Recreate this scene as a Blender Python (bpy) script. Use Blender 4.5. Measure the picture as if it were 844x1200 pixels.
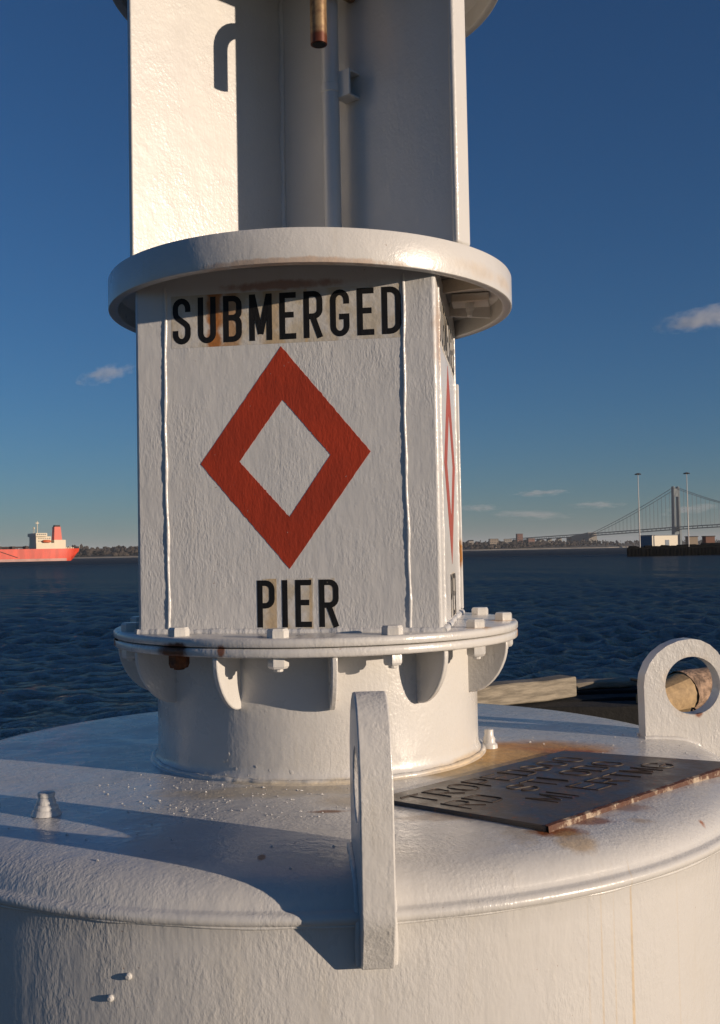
import bpy, bmesh, math, random
import numpy as np
from mathutils import Vector, Matrix

random.seed(7)
rng = np.random.default_rng(7)
scene = bpy.context.scene
for _o in list(bpy.data.objects):
    bpy.data.objects.remove(_o, do_unlink=True)

# ------------------------------------------------------------------ camera
PITCH, ROLL, YAW = 0.0380, -0.0192, 0.0430
CAM = Vector((0.0, -3.6, 0.6751))
cd = bpy.data.cameras.new('camera')
cam = bpy.data.objects.new('camera', cd)
scene.collection.objects.link(cam)
scene.camera = cam
F = Vector((math.sin(YAW) * math.cos(PITCH), math.cos(YAW) * math.cos(PITCH), math.sin(PITCH)))
R0 = Vector((math.cos(YAW), -math.sin(YAW), 0))
U0 = R0.cross(F)
RX = R0 * math.cos(ROLL) + U0 * math.sin(ROLL)
UX = -R0 * math.sin(ROLL) + U0 * math.cos(ROLL)
M = Matrix((RX, UX, -F)).transposed().to_4x4()
M.translation = CAM
cam.matrix_world = M
cd.sensor_fit = 'VERTICAL'
cd.sensor_height = 24.0
cd.sensor_width = 24.0
cd.lens = 24.0 * 1216.8 / 1200.0
cd.clip_start = 0.05
cd.clip_end = 60000

# ------------------------------------------------------------------ light
SUN_AZ, SUN_EL = math.radians(60.0), math.radians(9.0)   # to the right of straight behind the camera
SUN = Vector((math.sin(SUN_AZ) * math.cos(SUN_EL), -math.cos(SUN_AZ) * math.cos(SUN_EL), math.sin(SUN_EL)))
world = bpy.data.worlds.new('World')
scene.world = world
world.use_nodes = True
wn, wl = world.node_tree.nodes, world.node_tree.links
wn.clear()
sky = wn.new('ShaderNodeTexSky')
sky.sky_type = 'NISHITA'
sky.sun_disc = False
sky.sun_elevation = SUN_EL
sky.sun_rotation = math.radians(120.0)
sky.altitude = 0
sky.air_density = 1.0
sky.dust_density = 0.1
sky.ozone_density = 6.2
bg = wn.new('ShaderNodeBackground')
bg.inputs['Strength'].default_value = 0.080
wo = wn.new('ShaderNodeOutputWorld')
wl.new(sky.outputs[0], bg.inputs['Color'])
wl.new(bg.outputs[0], wo.inputs['Surface'])

sd = bpy.data.lights.new('sun', 'SUN')
sd.energy = 5.0
sd.angle = math.radians(0.5)
sd.color = (1.0, 0.82, 0.64)
sun = bpy.data.objects.new('sun', sd)
scene.collection.objects.link(sun)
sun.rotation_euler = SUN.to_track_quat('Z', 'Y').to_euler()

scene.view_settings.view_transform = 'Standard'
scene.view_settings.look = 'None'
scene.view_settings.exposure = 0.0
scene.view_settings.gamma = 1.0
scene.view_settings.use_curve_mapping = False
scene.cycles.use_denoising = True
scene.cycles.volume_bounces = 1
scene.cycles.max_bounces = 8

# ------------------------------------------------------------------ helpers
C = scene.collection


def smooth(me, angle=35):
    me.shade_smooth()
    try:
        me.set_sharp_from_angle(angle=math.radians(angle))
    except Exception:
        pass


def link(name, me, parent=None, mat=None, sm=None):
    o = bpy.data.objects.new(name, me)
    C.objects.link(o)
    if mat is not None and not me.materials:
        me.materials.append(mat)
    if sm:
        smooth(me, sm)
    if parent is not None:
        set_parent(o, parent)
    return o


def world_loc(o):
    v = Vector(o.location)
    p = o.parent
    if p is not None:
        return o.matrix_parent_inverse.to_translation() * 0 + v if p.type != 'EMPTY' else v
    return v


def set_parent(o, parent):
    # every part keeps world coordinates as its own; only Empties have an offset
    o.parent = parent
    if parent.type == 'EMPTY':
        o.matrix_parent_inverse = parent.matrix_basis.inverted()


def empty(name, loc, rz=0.0):
    o = bpy.data.objects.new(name, None)
    o.empty_display_size = 0.3
    o.location = loc
    o.rotation_euler = (0, 0, rz)
    C.objects.link(o)
    return o


def tag(o, label=None, cat=None, group=None, kind=None):
    if label: o['label'] = label
    if cat: o['category'] = cat
    if group: o['group'] = group
    if kind: o['kind'] = kind
    return o


class MB:
    """collects verts and faces"""
    def __init__(s):
        s.v, s.f = [], []

    def add(s, vs, fs):
        b = len(s.v)
        s.v += [tuple(v) for v in vs]
        s.f += [tuple(i + b for i in f) for f in fs]
        return s

    def box(s, c, size, ax=None):
        c = Vector(c)
        ax = ax or (Vector((1, 0, 0)), Vector((0, 1, 0)), Vector((0, 0, 1)))
        h = [size[i] / 2 for i in range(3)]
        vs = [c + ax[0] * h[0] * a + ax[1] * h[1] * b + ax[2] * h[2] * d
              for d in (-1, 1) for b in (-1, 1) for a in (-1, 1)]
        return s.add(vs, [(0, 2, 3, 1), (4, 5, 7, 6), (0, 1, 5, 4), (2, 6, 7, 3), (0, 4, 6, 2), (1, 3, 7, 5)])

    def tube(s, path, rad, n=12, cap=True):
        path = [Vector(p) for p in path]
        rad = rad if hasattr(rad, '__len__') else [rad] * len(path)
        vs, fs = [], []
        prev = None
        for i, p in enumerate(path):
            t = (path[min(i + 1, len(path) - 1)] - path[max(i - 1, 0)]).normalized()
            if prev is None:
                a = t.orthogonal().normalized()
            else:
                a = (prev - t * prev.dot(t)).normalized()
            prev = a
            b = t.cross(a)
            for k in range(n):
                w = 2 * math.pi * k / n
                vs.append(p + (a * math.cos(w) + b * math.sin(w)) * rad[i])
        for i in range(len(path) - 1):
            for k in range(n):
                k2 = (k + 1) % n
                fs.append((i * n + k, i * n + k2, (i + 1) * n + k2, (i + 1) * n + k))
        if cap:
            fs.append(tuple(range(n))[::-1])
            fs.append(tuple(range((len(path) - 1) * n, len(path) * n)))
        return s.add(vs, fs)

    def lathe(s, prof, n=128, c=(0, 0), a0=0.0):
        vs, fs = [], []
        m = len(prof)
        for k in range(n):
            w = a0 + 2 * math.pi * k / n
            for r, z in prof:
                vs.append((c[0] + r * math.cos(w), c[1] + r * math.sin(w), z))
        for k in range(n):
            k2 = (k + 1) % n
            for j in range(m - 1):
                fs.append((k * m + j, k2 * m + j, k2 * m + j + 1, k * m + j + 1))
        return s.add(vs, fs)

    def prism(s, poly, d):
        """poly = 3D points, d = extrusion vector"""
        n = len(poly)
        d = Vector(d)
        vs = [Vector(p) for p in poly] + [Vector(p) + d for p in poly]
        fs = [tuple(range(n))[::-1], tuple(range(n, 2 * n))]
        fs += [(i, (i + 1) % n, (i + 1) % n + n, i + n) for i in range(n)]
        return s.add(vs, fs)

    def mesh(s, name):
        me = bpy.data.meshes.new(name)
        me.from_pydata(s.v, [], s.f)
        bm = bmesh.new()
        bm.from_mesh(me)
        bmesh.ops.recalc_face_normals(bm, faces=bm.faces)
        bm.to_mesh(me)
        bm.free()
        return me

    def build(s, name, mat, parent=None, sm=None, bevel=0.0, seg=2):
        o = link(name, s.mesh(name), parent, mat, sm)
        if bevel:
            md = o.modifiers.new('bevel', 'BEVEL')
            md.width = bevel
            md.segments = seg
            md.limit_method = 'ANGLE'
            md.angle_limit = math.radians(40)
        return o


# ------------------------------------------------------------------ materials
def new_mat(name):
    m = bpy.data.materials.new(name)
    m.use_nodes = True
    nt = m.node_tree
    bs = nt.nodes['Principled BSDF']
    return m, nt, bs


def N(nt, t, **kw):
    n = nt.nodes.new(t)
    for k, v in kw.items():
        if k.startswith('i_'):
            n.inputs[k[2:]].default_value = v
        else:
            setattr(n, k, v)
    return n


def coords(nt, scale=(1, 1, 1), loc=(0, 0, 0), rot=(0, 0, 0)):
    tc = N(nt, 'ShaderNodeTexCoord')
    mp = N(nt, 'ShaderNodeMapping')
    mp.inputs['Scale'].default_value = scale
    mp.inputs['Location'].default_value = loc
    mp.inputs['Rotation'].default_value = rot
    nt.links.new(tc.outputs['Object'], mp.inputs['Vector'])
    return mp.outputs[0]


def noise(nt, vec, scale, detail=3, rough=0.5, dist=0.0):
    n = N(nt, 'ShaderNodeTexNoise')
    n.inputs['Scale'].default_value = scale
    n.inputs['Detail'].default_value = detail
    n.inputs['Roughness'].default_value = rough
    n.inputs['Distortion'].default_value = dist
    nt.links.new(vec, n.inputs['Vector'])
    return n.outputs['Fac']


def maprange(nt, v, a, b, c=0.0, d=1.0, smoothstep=True):
    n = N(nt, 'ShaderNodeMapRange')
    n.interpolation_type = 'SMOOTHSTEP' if smoothstep else 'LINEAR'
    for i, x in zip(('From Min', 'From Max', 'To Min', 'To Max'), (a, b, c, d)):
        n.inputs[i].default_value = x
    nt.links.new(v, n.inputs['Value'])
    return n.outputs[0]


def math_n(nt, op, a, b):
    n = N(nt, 'ShaderNodeMath', operation=op)
    for i, x in enumerate((a, b)):
        if isinstance(x, (int, float)):
            n.inputs[i].default_value = x
        else:
            nt.links.new(x, n.inputs[i])
    return n.outputs[0]


def mix(nt, fac, a, b):
    n = N(nt, 'ShaderNodeMix', data_type='RGBA')
    for i, x in ((0, fac), (6, a), (7, b)):
        if isinstance(x, (int, float)):
            n.inputs[i].default_value = x
        elif isinstance(x, tuple):
            n.inputs[i].default_value = (*x, 1.0) if len(x) == 3 else x
        else:
            nt.links.new(x, n.inputs[i])
    return n.outputs[2]


def bump(nt, h, strength, dist, normal=None):
    b = N(nt, 'ShaderNodeBump')
    b.inputs['Strength'].default_value = strength
    b.inputs['Distance'].default_value = dist
    nt.links.new(h, b.inputs['Height'])
    if normal is not None:
        nt.links.new(normal, b.inputs['Normal'])
    return b.outputs[0]


RUST = (0.27, 0.075, 0.014)
DARKRUST = (0.060, 0.018, 0.008)
YELLOW = (0.55, 0.34, 0.12)


def paint(name, base=(0.585, 0.568, 0.540), stains=(), big=28, fine=120, stretch=0.45, amt=1.0, rough=0.33, dirt=0.10, specks=0.6):
    """thick brushed marine enamel over steel, with stains: (centre, radii, colour, strength, noise amount, noise scale)"""
    m, nt, bs = new_mat(name)
    P = coords(nt)
    Ps = coords(nt, (1, 1, stretch))
    n1 = noise(nt, Ps, big, 2, 0.5, 0.15)
    n2 = noise(nt, Ps, fine, 2, 0.55, 0.0)
    n3 = noise(nt, P, 6.5, 4, 0.6)
    n4 = noise(nt, coords(nt, (1, 1, 0.08)), 22, 3, 0.6)
    col = mix(nt, maprange(nt, n3, 0.35, 0.75, 0, dirt * 2), base, tuple(c * k for c, k in zip(base, (0.80, 0.76, 0.68))))
    col = mix(nt, maprange(nt, n4, 0.55, 0.8, 0, dirt * 2.5), col, tuple(c * k for c, k in zip(base, (0.86, 0.78, 0.62))))
    rg = maprange(nt, n3, 0.3, 0.7, rough - 0.06, rough + 0.08)
    for (c, r, colr, st, na, ns) in stains:
        sub = N(nt, 'ShaderNodeVectorMath', operation='SUBTRACT')
        nt.links.new(P, sub.inputs[0]); sub.inputs[1].default_value = c
        dv = N(nt, 'ShaderNodeVectorMath', operation='DIVIDE')
        nt.links.new(sub.outputs[0], dv.inputs[0]); dv.inputs[1].default_value = r
        ln = N(nt, 'ShaderNodeVectorMath', operation='LENGTH')
        nt.links.new(dv.outputs[0], ln.inputs[0])
        nn = noise(nt, P, ns, 4, 0.65)
        d = math_n(nt, 'ADD', ln.outputs['Value'], math_n(nt, 'MULTIPLY', math_n(nt, 'SUBTRACT', nn, 0.5), na))
        mk = maprange(nt, d, 1.0, 0.45, 0, st)
        grain = noise(nt, P, ns * 3.1, 3, 0.7)
        cc = mix(nt, maprange(nt, grain, 0.3, 0.7), colr, tuple(x * 0.72 for x in colr))
        col = mix(nt, mk, col, cc)
        rg = math_n(nt, 'ADD', rg, math_n(nt, 'MULTIPLY', mk, 0.35))
    # scattered rust pricks and chips
    sp1 = noise(nt, P, 95, 2, 0.5)
    sp2 = noise(nt, P, 4.2, 3, 0.6)
    spk = math_n(nt, 'MULTIPLY', maprange(nt, sp1, 0.735, 0.775), maprange(nt, sp2, 0.50, 0.62))
    col = mix(nt, math_n(nt, 'MULTIPLY', spk, specks), col, (0.22, 0.09, 0.03))
    nt.links.new(col, bs.inputs['Base Color'])
    nt.links.new(rg, bs.inputs['Roughness'])
    un = maprange(nt, noise(nt, P, 3.6, 3, 0.65), 0.32, 0.66, 0.05, 1.15)
    h2_ = math_n(nt, 'MULTIPLY', n2, un)
    brush = noise(nt, coords(nt, (1, 1, 0.05) if stretch < 1 else (0.1, 0.1, 1)), 85, 2, 0.5)
    b = bump(nt, n1, 0.30 * amt, 0.005)
    b = bump(nt, brush, 0.22 * amt, 0.0016, b)
    b = bump(nt, h2_, 0.50 * amt, 0.0034, b)
    blob = maprange(nt, noise(nt, P, 46, 1, 0.4), 0.66, 0.76)
    b = bump(nt, blob, 0.16 * amt, 0.0014, b)
    b = bump(nt, noise(nt, coords(nt, (1, 1, 0.6)), 7.5, 2, 0.5), 0.30 * amt, 0.010, b)
    nt.links.new(b, bs.inputs['Normal'])
    bs.inputs['Coat Weight'].default_value = 0.28
    bs.inputs['Coat Roughness'].default_value = 0.14
    nt.links.new(b, bs.inputs['Coat Normal'])
    bs.inputs['IOR'].default_value = 1.5
    return m


def plain(name, col, rough=0.6, metallic=0.0, var=0.25, scale=8.0, bmp=0.0, bscale=40.0, stretch=(1, 1, 1), bdist=0.01):
    m, nt, bs = new_mat(name)
    n = noise(nt, coords(nt, stretch), scale, 4, 0.6)
    c = mix(nt, maprange(nt, n, 0.3, 0.7), tuple(x * (1 - var) for x in col), tuple(min(1, x * (1 + var)) for x in col))
    nt.links.new(c, bs.inputs['Base Color'])
    bs.inputs['Roughness'].default_value = rough
    bs.inputs['Metallic'].default_value = metallic
    if bmp:
        h = noise(nt, coords(nt, stretch), bscale, 4, 0.6)
        nt.links.new(bump(nt, h, bmp, bdist), bs.inputs['Normal'])
    return m


# geometry of the buoy (metres; deck at the pedestal is z = 0, ground is z = -1)
R1, Z1B, Z1T = 0.6914, 1.494, 1.598        # ring over the sign box
R2, Z2T, Z2B = 0.6835, 0.4348, 0.3803      # bolted flange
RP = 0.5432                                # pedestal
W, PHI = 0.4688, 0.1965                    # sign box half width, turn
Z3B, Z3T = 2.648, 2.753                     # ring over the reflector
ZG = -1.0
ZW = -3.2


def pol(azdeg, r, z=0.0):
    """azimuth from straight towards the camera, positive to the right"""
    a = math.radians(azdeg)
    return Vector((r * math.sin(a), -r * math.cos(a), z))


fx = Vector((math.cos(PHI), -math.sin(PHI), 0))
fn = Vector((-math.sin(PHI), -math.cos(PHI), 0))
UP = Vector((0, 0, 1))

hull_stains = [
    ((0.68, -0.12, 0.0), (0.38, 0.22, 0.06), (0.62, 0.31, 0.075), 1.0, 0.6, 8),
    ((0.72, -0.17, 0.0), (0.27, 0.11, 0.06), (0.50, 0.17, 0.022), 1.0, 0.8, 11),
    ((0.80, -0.17, 0.0), (0.16, 0.045, 0.05), (0.30, 0.07, 0.012), 1.0, 1.0, 16),
    ((0.56, -0.22, 0.0), (0.27, 0.21, 0.06), (0.62, 0.36, 0.11), 1.0, 0.5, 9),
    ((0.44, -0.40, 0.0), (0.22, 0.17, 0.05), (0.52, 0.34, 0.13), 0.9, 0.7, 9),
    ((0.57, -1.085, 0.0), (0.10, 0.05, 0.06), RUST, 1.0, 1.2, 20),
    ((0.67, -1.00, 0.0), (0.10, 0.045, 0.06), RUST, 0.8, 1.4, 20),
    ((0.80, -0.88, 0.0), (0.10, 0.05, 0.06), (0.30, 0.11, 0.03), 0.6, 1.5, 22),
    ((0.60, -1.14, -0.02), (0.07, 0.08, 0.06), (0.50, 0.32, 0.12), 0.6, 1.0, 20),
    ((0.30, -0.94, -0.01), (0.16, 0.05, 0.05), (0.40, 0.22, 0.08), 0.45, 1.4, 20),
    ((0.16, -0.75, 0.0), (0.22, 0.10, 0.05), (0.52, 0.36, 0.16), 0.5, 1.0, 11),
    ((0.02, -0.86, 0.0), (0.06, 0.02, 0.05), RUST, 0.9, 1.2, 30),
    ((-0.15, -0.62, 0.0), (0.40, 0.10, 0.05), (0.55, 0.42, 0.22), 0.5, 1.0, 10),
    ((-0.135, -1.22, -0.02), (0.012, 0.03, 0.04), RUST, 0.8, 0.8, 60),
    ((0.98, -0.93, -0.06), (0.013, 0.02, 0.03), (0.35, 0.10, 0.02), 0.95, 1.0, 60),
    ((0.80, -0.99, -0.03), (0.05, 0.03, 0.04), (0.45, 0.28, 0.11), 0.5, 1.3, 35),
    ((0.47, -1.10, -0.03), (0.07, 0.09, 0.04), (0.50, 0.36, 0.17), 0.45, 1.2, 25),
]
for (az, wd, st) in ((27.0, 0.0022, 0.30), (28.6, 0.0018, 0.22), (30.9, 0.0030, 0.55), (38.0, 0.002, 0.12), (25.4, 0.002, 0.12)):
    q = pol(az, 1.39)
    hull_stains.append(((q.x, q.y, -0.42), (wd * 1.6, 0.06, 0.46), (0.58, 0.38, 0.14), st, 0.5, 8))

M_HULL = paint('white_enamel_hull', stains=hull_stains, big=34, fine=120, stretch=0.5, amt=1.0, rough=0.27, dirt=0.08)
M_PED = paint('white_enamel_pedestal', stains=[
    ((-0.415, -0.52, 0.392), (0.085, 0.10, 0.030), (0.17, 0.052, 0.014), 1.0, 0.9, 22),
    ((-0.40, -0.53, 0.41), (0.05, 0.06, 0.018), (0.10, 0.03, 0.010), 1.0, 0.9, 30),
    ((0.49, -0.42, Z2T), (0.05, 0.05, 0.02), (0.55, 0.30, 0.08), 0.7, 0.9, 40),
    ((0.62, -0.12, Z2T), (0.06, 0.06, 0.02), (0.55, 0.30, 0.08), 0.8, 0.9, 40),
    ((-0.275, -0.62, 0.40), (0.016, 0.05, 0.022), RUST, 0.9, 0.9, 50),
    ((-0.655, -0.17, 0.395), (0.05, 0.06, 0.025), RUST, 1.0, 0.8, 40),
    ((0.67, -0.10, 0.39), (0.05, 0.12, 0.035), (0.42, 0.17, 0.03), 1.0, 0.9, 30),
    ((0.45, -0.30, 0.0), (0.30, 0.30, 0.03), (0.60, 0.42, 0.20), 0.6, 0.7, 9),
    ((0.0, -0.54, 0.0), (0.5, 0.1, 0.02), (0.55, 0.42, 0.22), 0.5, 1.0, 12),
], big=30, fine=110, stretch=0.8, amt=0.8, rough=0.3)
M_BOX = paint('white_enamel_sign_box', base=(0.585, 0.575, 0.560), stains=[
    (tuple(fx * 0.458 - fn * 0.44 + UP * 0.66), (0.05, 0.05, 0.07), (0.45, 0.20, 0.03), 0.95, 1.0, 30),
    (tuple(fx * 0.467 + fn * 0.40 + UP * 1.33), (0.05, 0.10, 0.16), (0.42, 0.22, 0.09), 0.5, 1.2, 18),
    (tuple(fn * 0.47 + UP * 1.49), (0.40, 0.05, 0.02), RUST, 0.6, 1.3, 18),
], big=42, fine=150, stretch=0.4, amt=0.9, rough=0.34, dirt=0.05)
M_RING = paint('white_enamel_ring', stains=[
    ((-0.1, -0.69, 1.50), (0.5, 0.12, 0.014), (0.40, 0.2, 0.07), 0.5, 1.4, 20),
    ((0.42, -0.2, 1.53), (0.3, 0.4, 0.04), (0.55, 0.38, 0.2), 0.45, 1.0, 9),
], big=30, fine=130, stretch=0.9, amt=0.7, rough=0.33)
M_REF = paint('white_enamel_reflector', big=38, fine=120, stretch=0.8, amt=0.75, rough=0.36, dirt=0.06)
M_EYE = paint('white_enamel_lifting_eye', stains=[
    (tuple(pol(5, 1.42, 0.2) + Vector((0.045, 0, 0))), (0.012, 0.12, 0.20), (0.48, 0.26, 0.09), 0.8, 1.5, 22),
    (tuple(pol(94.5, 1.335, 0.17) + Vector((0, -0.03, 0))), (0.125, 0.04, 0.125), (0.55, 0.36, 0.16), 0.45, 0.9, 20),
    (tuple(pol(94.5, 1.36, 0.075) + Vector((0, -0.035, 0))), (0.02, 0.03, 0.02), RUST, 0.9, 0.8, 50),
], big=48, fine=140, stretch=0.7, amt=1.2, rough=0.33)
M_BOLT = paint('white_enamel_bolts', big=50, fine=150, amt=0.6, stains=[
    ((0.58, -0.36, 0.46), (0.05, 0.05, 0.05), (0.5, 0.3, 0.1), 0.5, 0.8, 40),
    ((-0.43, -0.50, 0.35), (0.05, 0.05, 0.06), DARKRUST, 1.0, 0.6, 30)])


def vinyl(name, col, col2, chip, chip_amt, rough=0.55):
    m, nt, bs = new_mat(name)
    P = coords(nt)
    c = mix(nt, maprange(nt, noise(nt, P, 5, 4, 0.65), 0.3, 0.7), col, col2)
    c = mix(nt, maprange(nt, noise(nt, coords(nt, (1, 1, 0.12)), 30, 3, 0.6), 0.5, 0.8, 0, 0.35), c, tuple(x * 0.6 for x in col))
    ck = math_n(nt, 'MULTIPLY', maprange(nt, noise(nt, P, 75, 3, 0.6), 0.70, 0.735), maprange(nt, noise(nt, P, 9, 3, 0.6), 0.50, 0.60, 0, chip_amt))
    c = mix(nt, ck, c, chip)
    nt.links.new(c, bs.inputs['Base Color'])
    bs.inputs['Roughness'].default_value = rough
    bs.inputs['Specular IOR Level'].default_value = 0.3
    b = bump(nt, noise(nt, coords(nt, (1, 1, 0.4)), 42, 2, 0.5), 0.27, 0.005)
    b = bump(nt, noise(nt, coords(nt, (1, 1, 0.4)), 150, 2, 0.55), 0.30, 0.003, b)
    nt.links.new(b, bs.inputs['Normal'])
    return m


M_BLACK = vinyl('black_vinyl_letter', (0.006, 0.006, 0.0065), (0.010, 0.009, 0.009), (0.35, 0.30, 0.22), 0.5)
M_RED = vinyl('red_vinyl_diamond', (0.37, 0.041, 0.015), (0.30, 0.036, 0.015), (0.50, 0.45, 0.42), 0.8)
M_REDPALE = vinyl('faded_red_vinyl', (0.36, 0.085, 0.06), (0.31, 0.075, 0.055), (0.55, 0.5, 0.48), 0.8)


def backing_mat():
    m, nt, bs = new_mat('aged_reflective_film')
    P = coords(nt)
    a = noise(nt, coords(nt, (1, 1, 0.25), rot=(0, 0, 0.1965)), 26, 4, 0.6)
    col = mix(nt, maprange(nt, a, 0.3, 0.7), (0.54, 0.49, 0.41), (0.46, 0.40, 0.30))
    col = mix(nt, maprange(nt, noise(nt, P, 11, 4, 0.65), 0.42, 0.60, 0, 0.85), col, (0.575, 0.56, 0.54))
    # one rusty run between U and B
    for u, wd, c, st in ((-0.212, 0.034, (0.36, 0.14, 0.035), 1.0), (-0.160, 0.036, (0.38, 0.20, 0.08), 0.8), (-0.03, 0.045, (0.46, 0.33, 0.18), 0.75), (0.16, 0.03, (0.48, 0.38, 0.24), 0.6), (0.075, 0.006, (0.50, 0.34, 0.16), 0.6)):
        q = fx * u + fn * W
        sub = N(nt, 'ShaderNodeVectorMath', operation='SUBTRACT')
        nt.links.new(P, sub.inputs[0]); sub.inputs[1].default_value = (q.x, q.y, 1.40)
        dt = N(nt, 'ShaderNodeVectorMath', operation='DOT_PRODUCT')
        nt.links.new(sub.outputs[0], dt.inputs[0]); dt.inputs[1].default_value = fx
        ab = math_n(nt, 'ABSOLUTE', dt.outputs['Value'], 0)
        ab = math_n(nt, 'ADD', ab, math_n(nt, 'MULTIPLY', math_n(nt, 'SUBTRACT', noise(nt, P, 30, 3), 0.5), wd * 1.5))
        col = mix(nt, maprange(nt, ab, wd, wd * 0.3, 0, st), col, c)
    nt.links.new(col, bs.inputs['Base Color'])
    bs.inputs['Roughness'].default_value = 0.4
    nt.links.new(bump(nt, noise(nt, P, 60, 3), 0.4, 0.004), bs.inputs['Normal'])
    return m


M_FILM = backing_mat()


def rusty_pipe_mat():
    m, nt, bs = new_mat('brown_brass_pipe')
    P = coords(nt)
    n = noise(nt, P, 60, 4)
    col = mix(nt, maprange(nt, n, 0.3, 0.7), (0.30, 0.20, 0.10), (0.18, 0.10, 0.05))
    sep = N(nt, 'ShaderNodeSeparateXYZ')
    nt.links.new(P, sep.inputs[0])
    z = math_n(nt, 'ADD', sep.outputs['Z'], math_n(nt, 'MULTIPLY', n, 0.02))
    col = mix(nt, maprange(nt, z, 2.335, 2.315), col, (0.11, 0.03, 0.012))
    nt.links.new(col, bs.inputs['Base Color'])
    bs.inputs['Metallic'].default_value = 0.35
    bs.inputs['Roughness'].default_value = 0.42
    return m


M_PIPE = rusty_pipe_mat()


def plate_mat():
    m, nt, bs = new_mat('black_weathered_steel')
    P = coords(nt)
    n = noise(nt, P, 14, 4, 0.6)
    n2 = noise(nt, P, 60, 4, 0.6)
    col = mix(nt, maprange(nt, n, 0.35, 0.7), (0.060, 0.050, 0.044), (0.105, 0.078, 0.058))
    col = mix(nt, maprange(nt, n2, 0.60, 0.70, 0, 0.7), col, RUST)
    nt.links.new(col, bs.inputs['Base Color'])
    nt.links.new(maprange(nt, n, 0.3, 0.7, 0.30, 0.48), bs.inputs['Roughness'])
    nt.links.new(bump(nt, n2, 0.35, 0.003), bs.inputs['Normal'])
    return m


def plate_edge_mat():
    m, nt, bs = new_mat('flaking_plate_edge')
    P = coords(nt)
    n = noise(nt, P, 17, 5, 0.7)
    col = mix(nt, maprange(nt, n, 0.38, 0.50), (0.40, 0.31, 0.22), (0.085, 0.028, 0.011))
    nt.links.new(col, bs.inputs['Base Color'])
    bs.inputs['Roughness'].default_value = 0.6
    nt.links.new(bump(nt, n, 0.6, 0.006), bs.inputs['Normal'])
    return m


M_PLATE, M_PEDGE = plate_mat(), plate_edge_mat()
M_BEAD = plain('dark_weld_lettering', (0.045, 0.030, 0.021), 0.55, var=0.5, scale=30)

# ================================================================== SETTING
# ---- ground (quay)
M_GROUND = plain('quay_asphalt', (0.10, 0.095, 0.085), 0.9, var=0.35, scale=3, bmp=0.6, bscale=60)
mb = MB()
mb.box((0, -22.2, (ZG - 4.4) / 2), (120, 55.6, 3.4))
g = mb.build('ground', M_GROUND)
tag(g, kind='structure')


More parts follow.
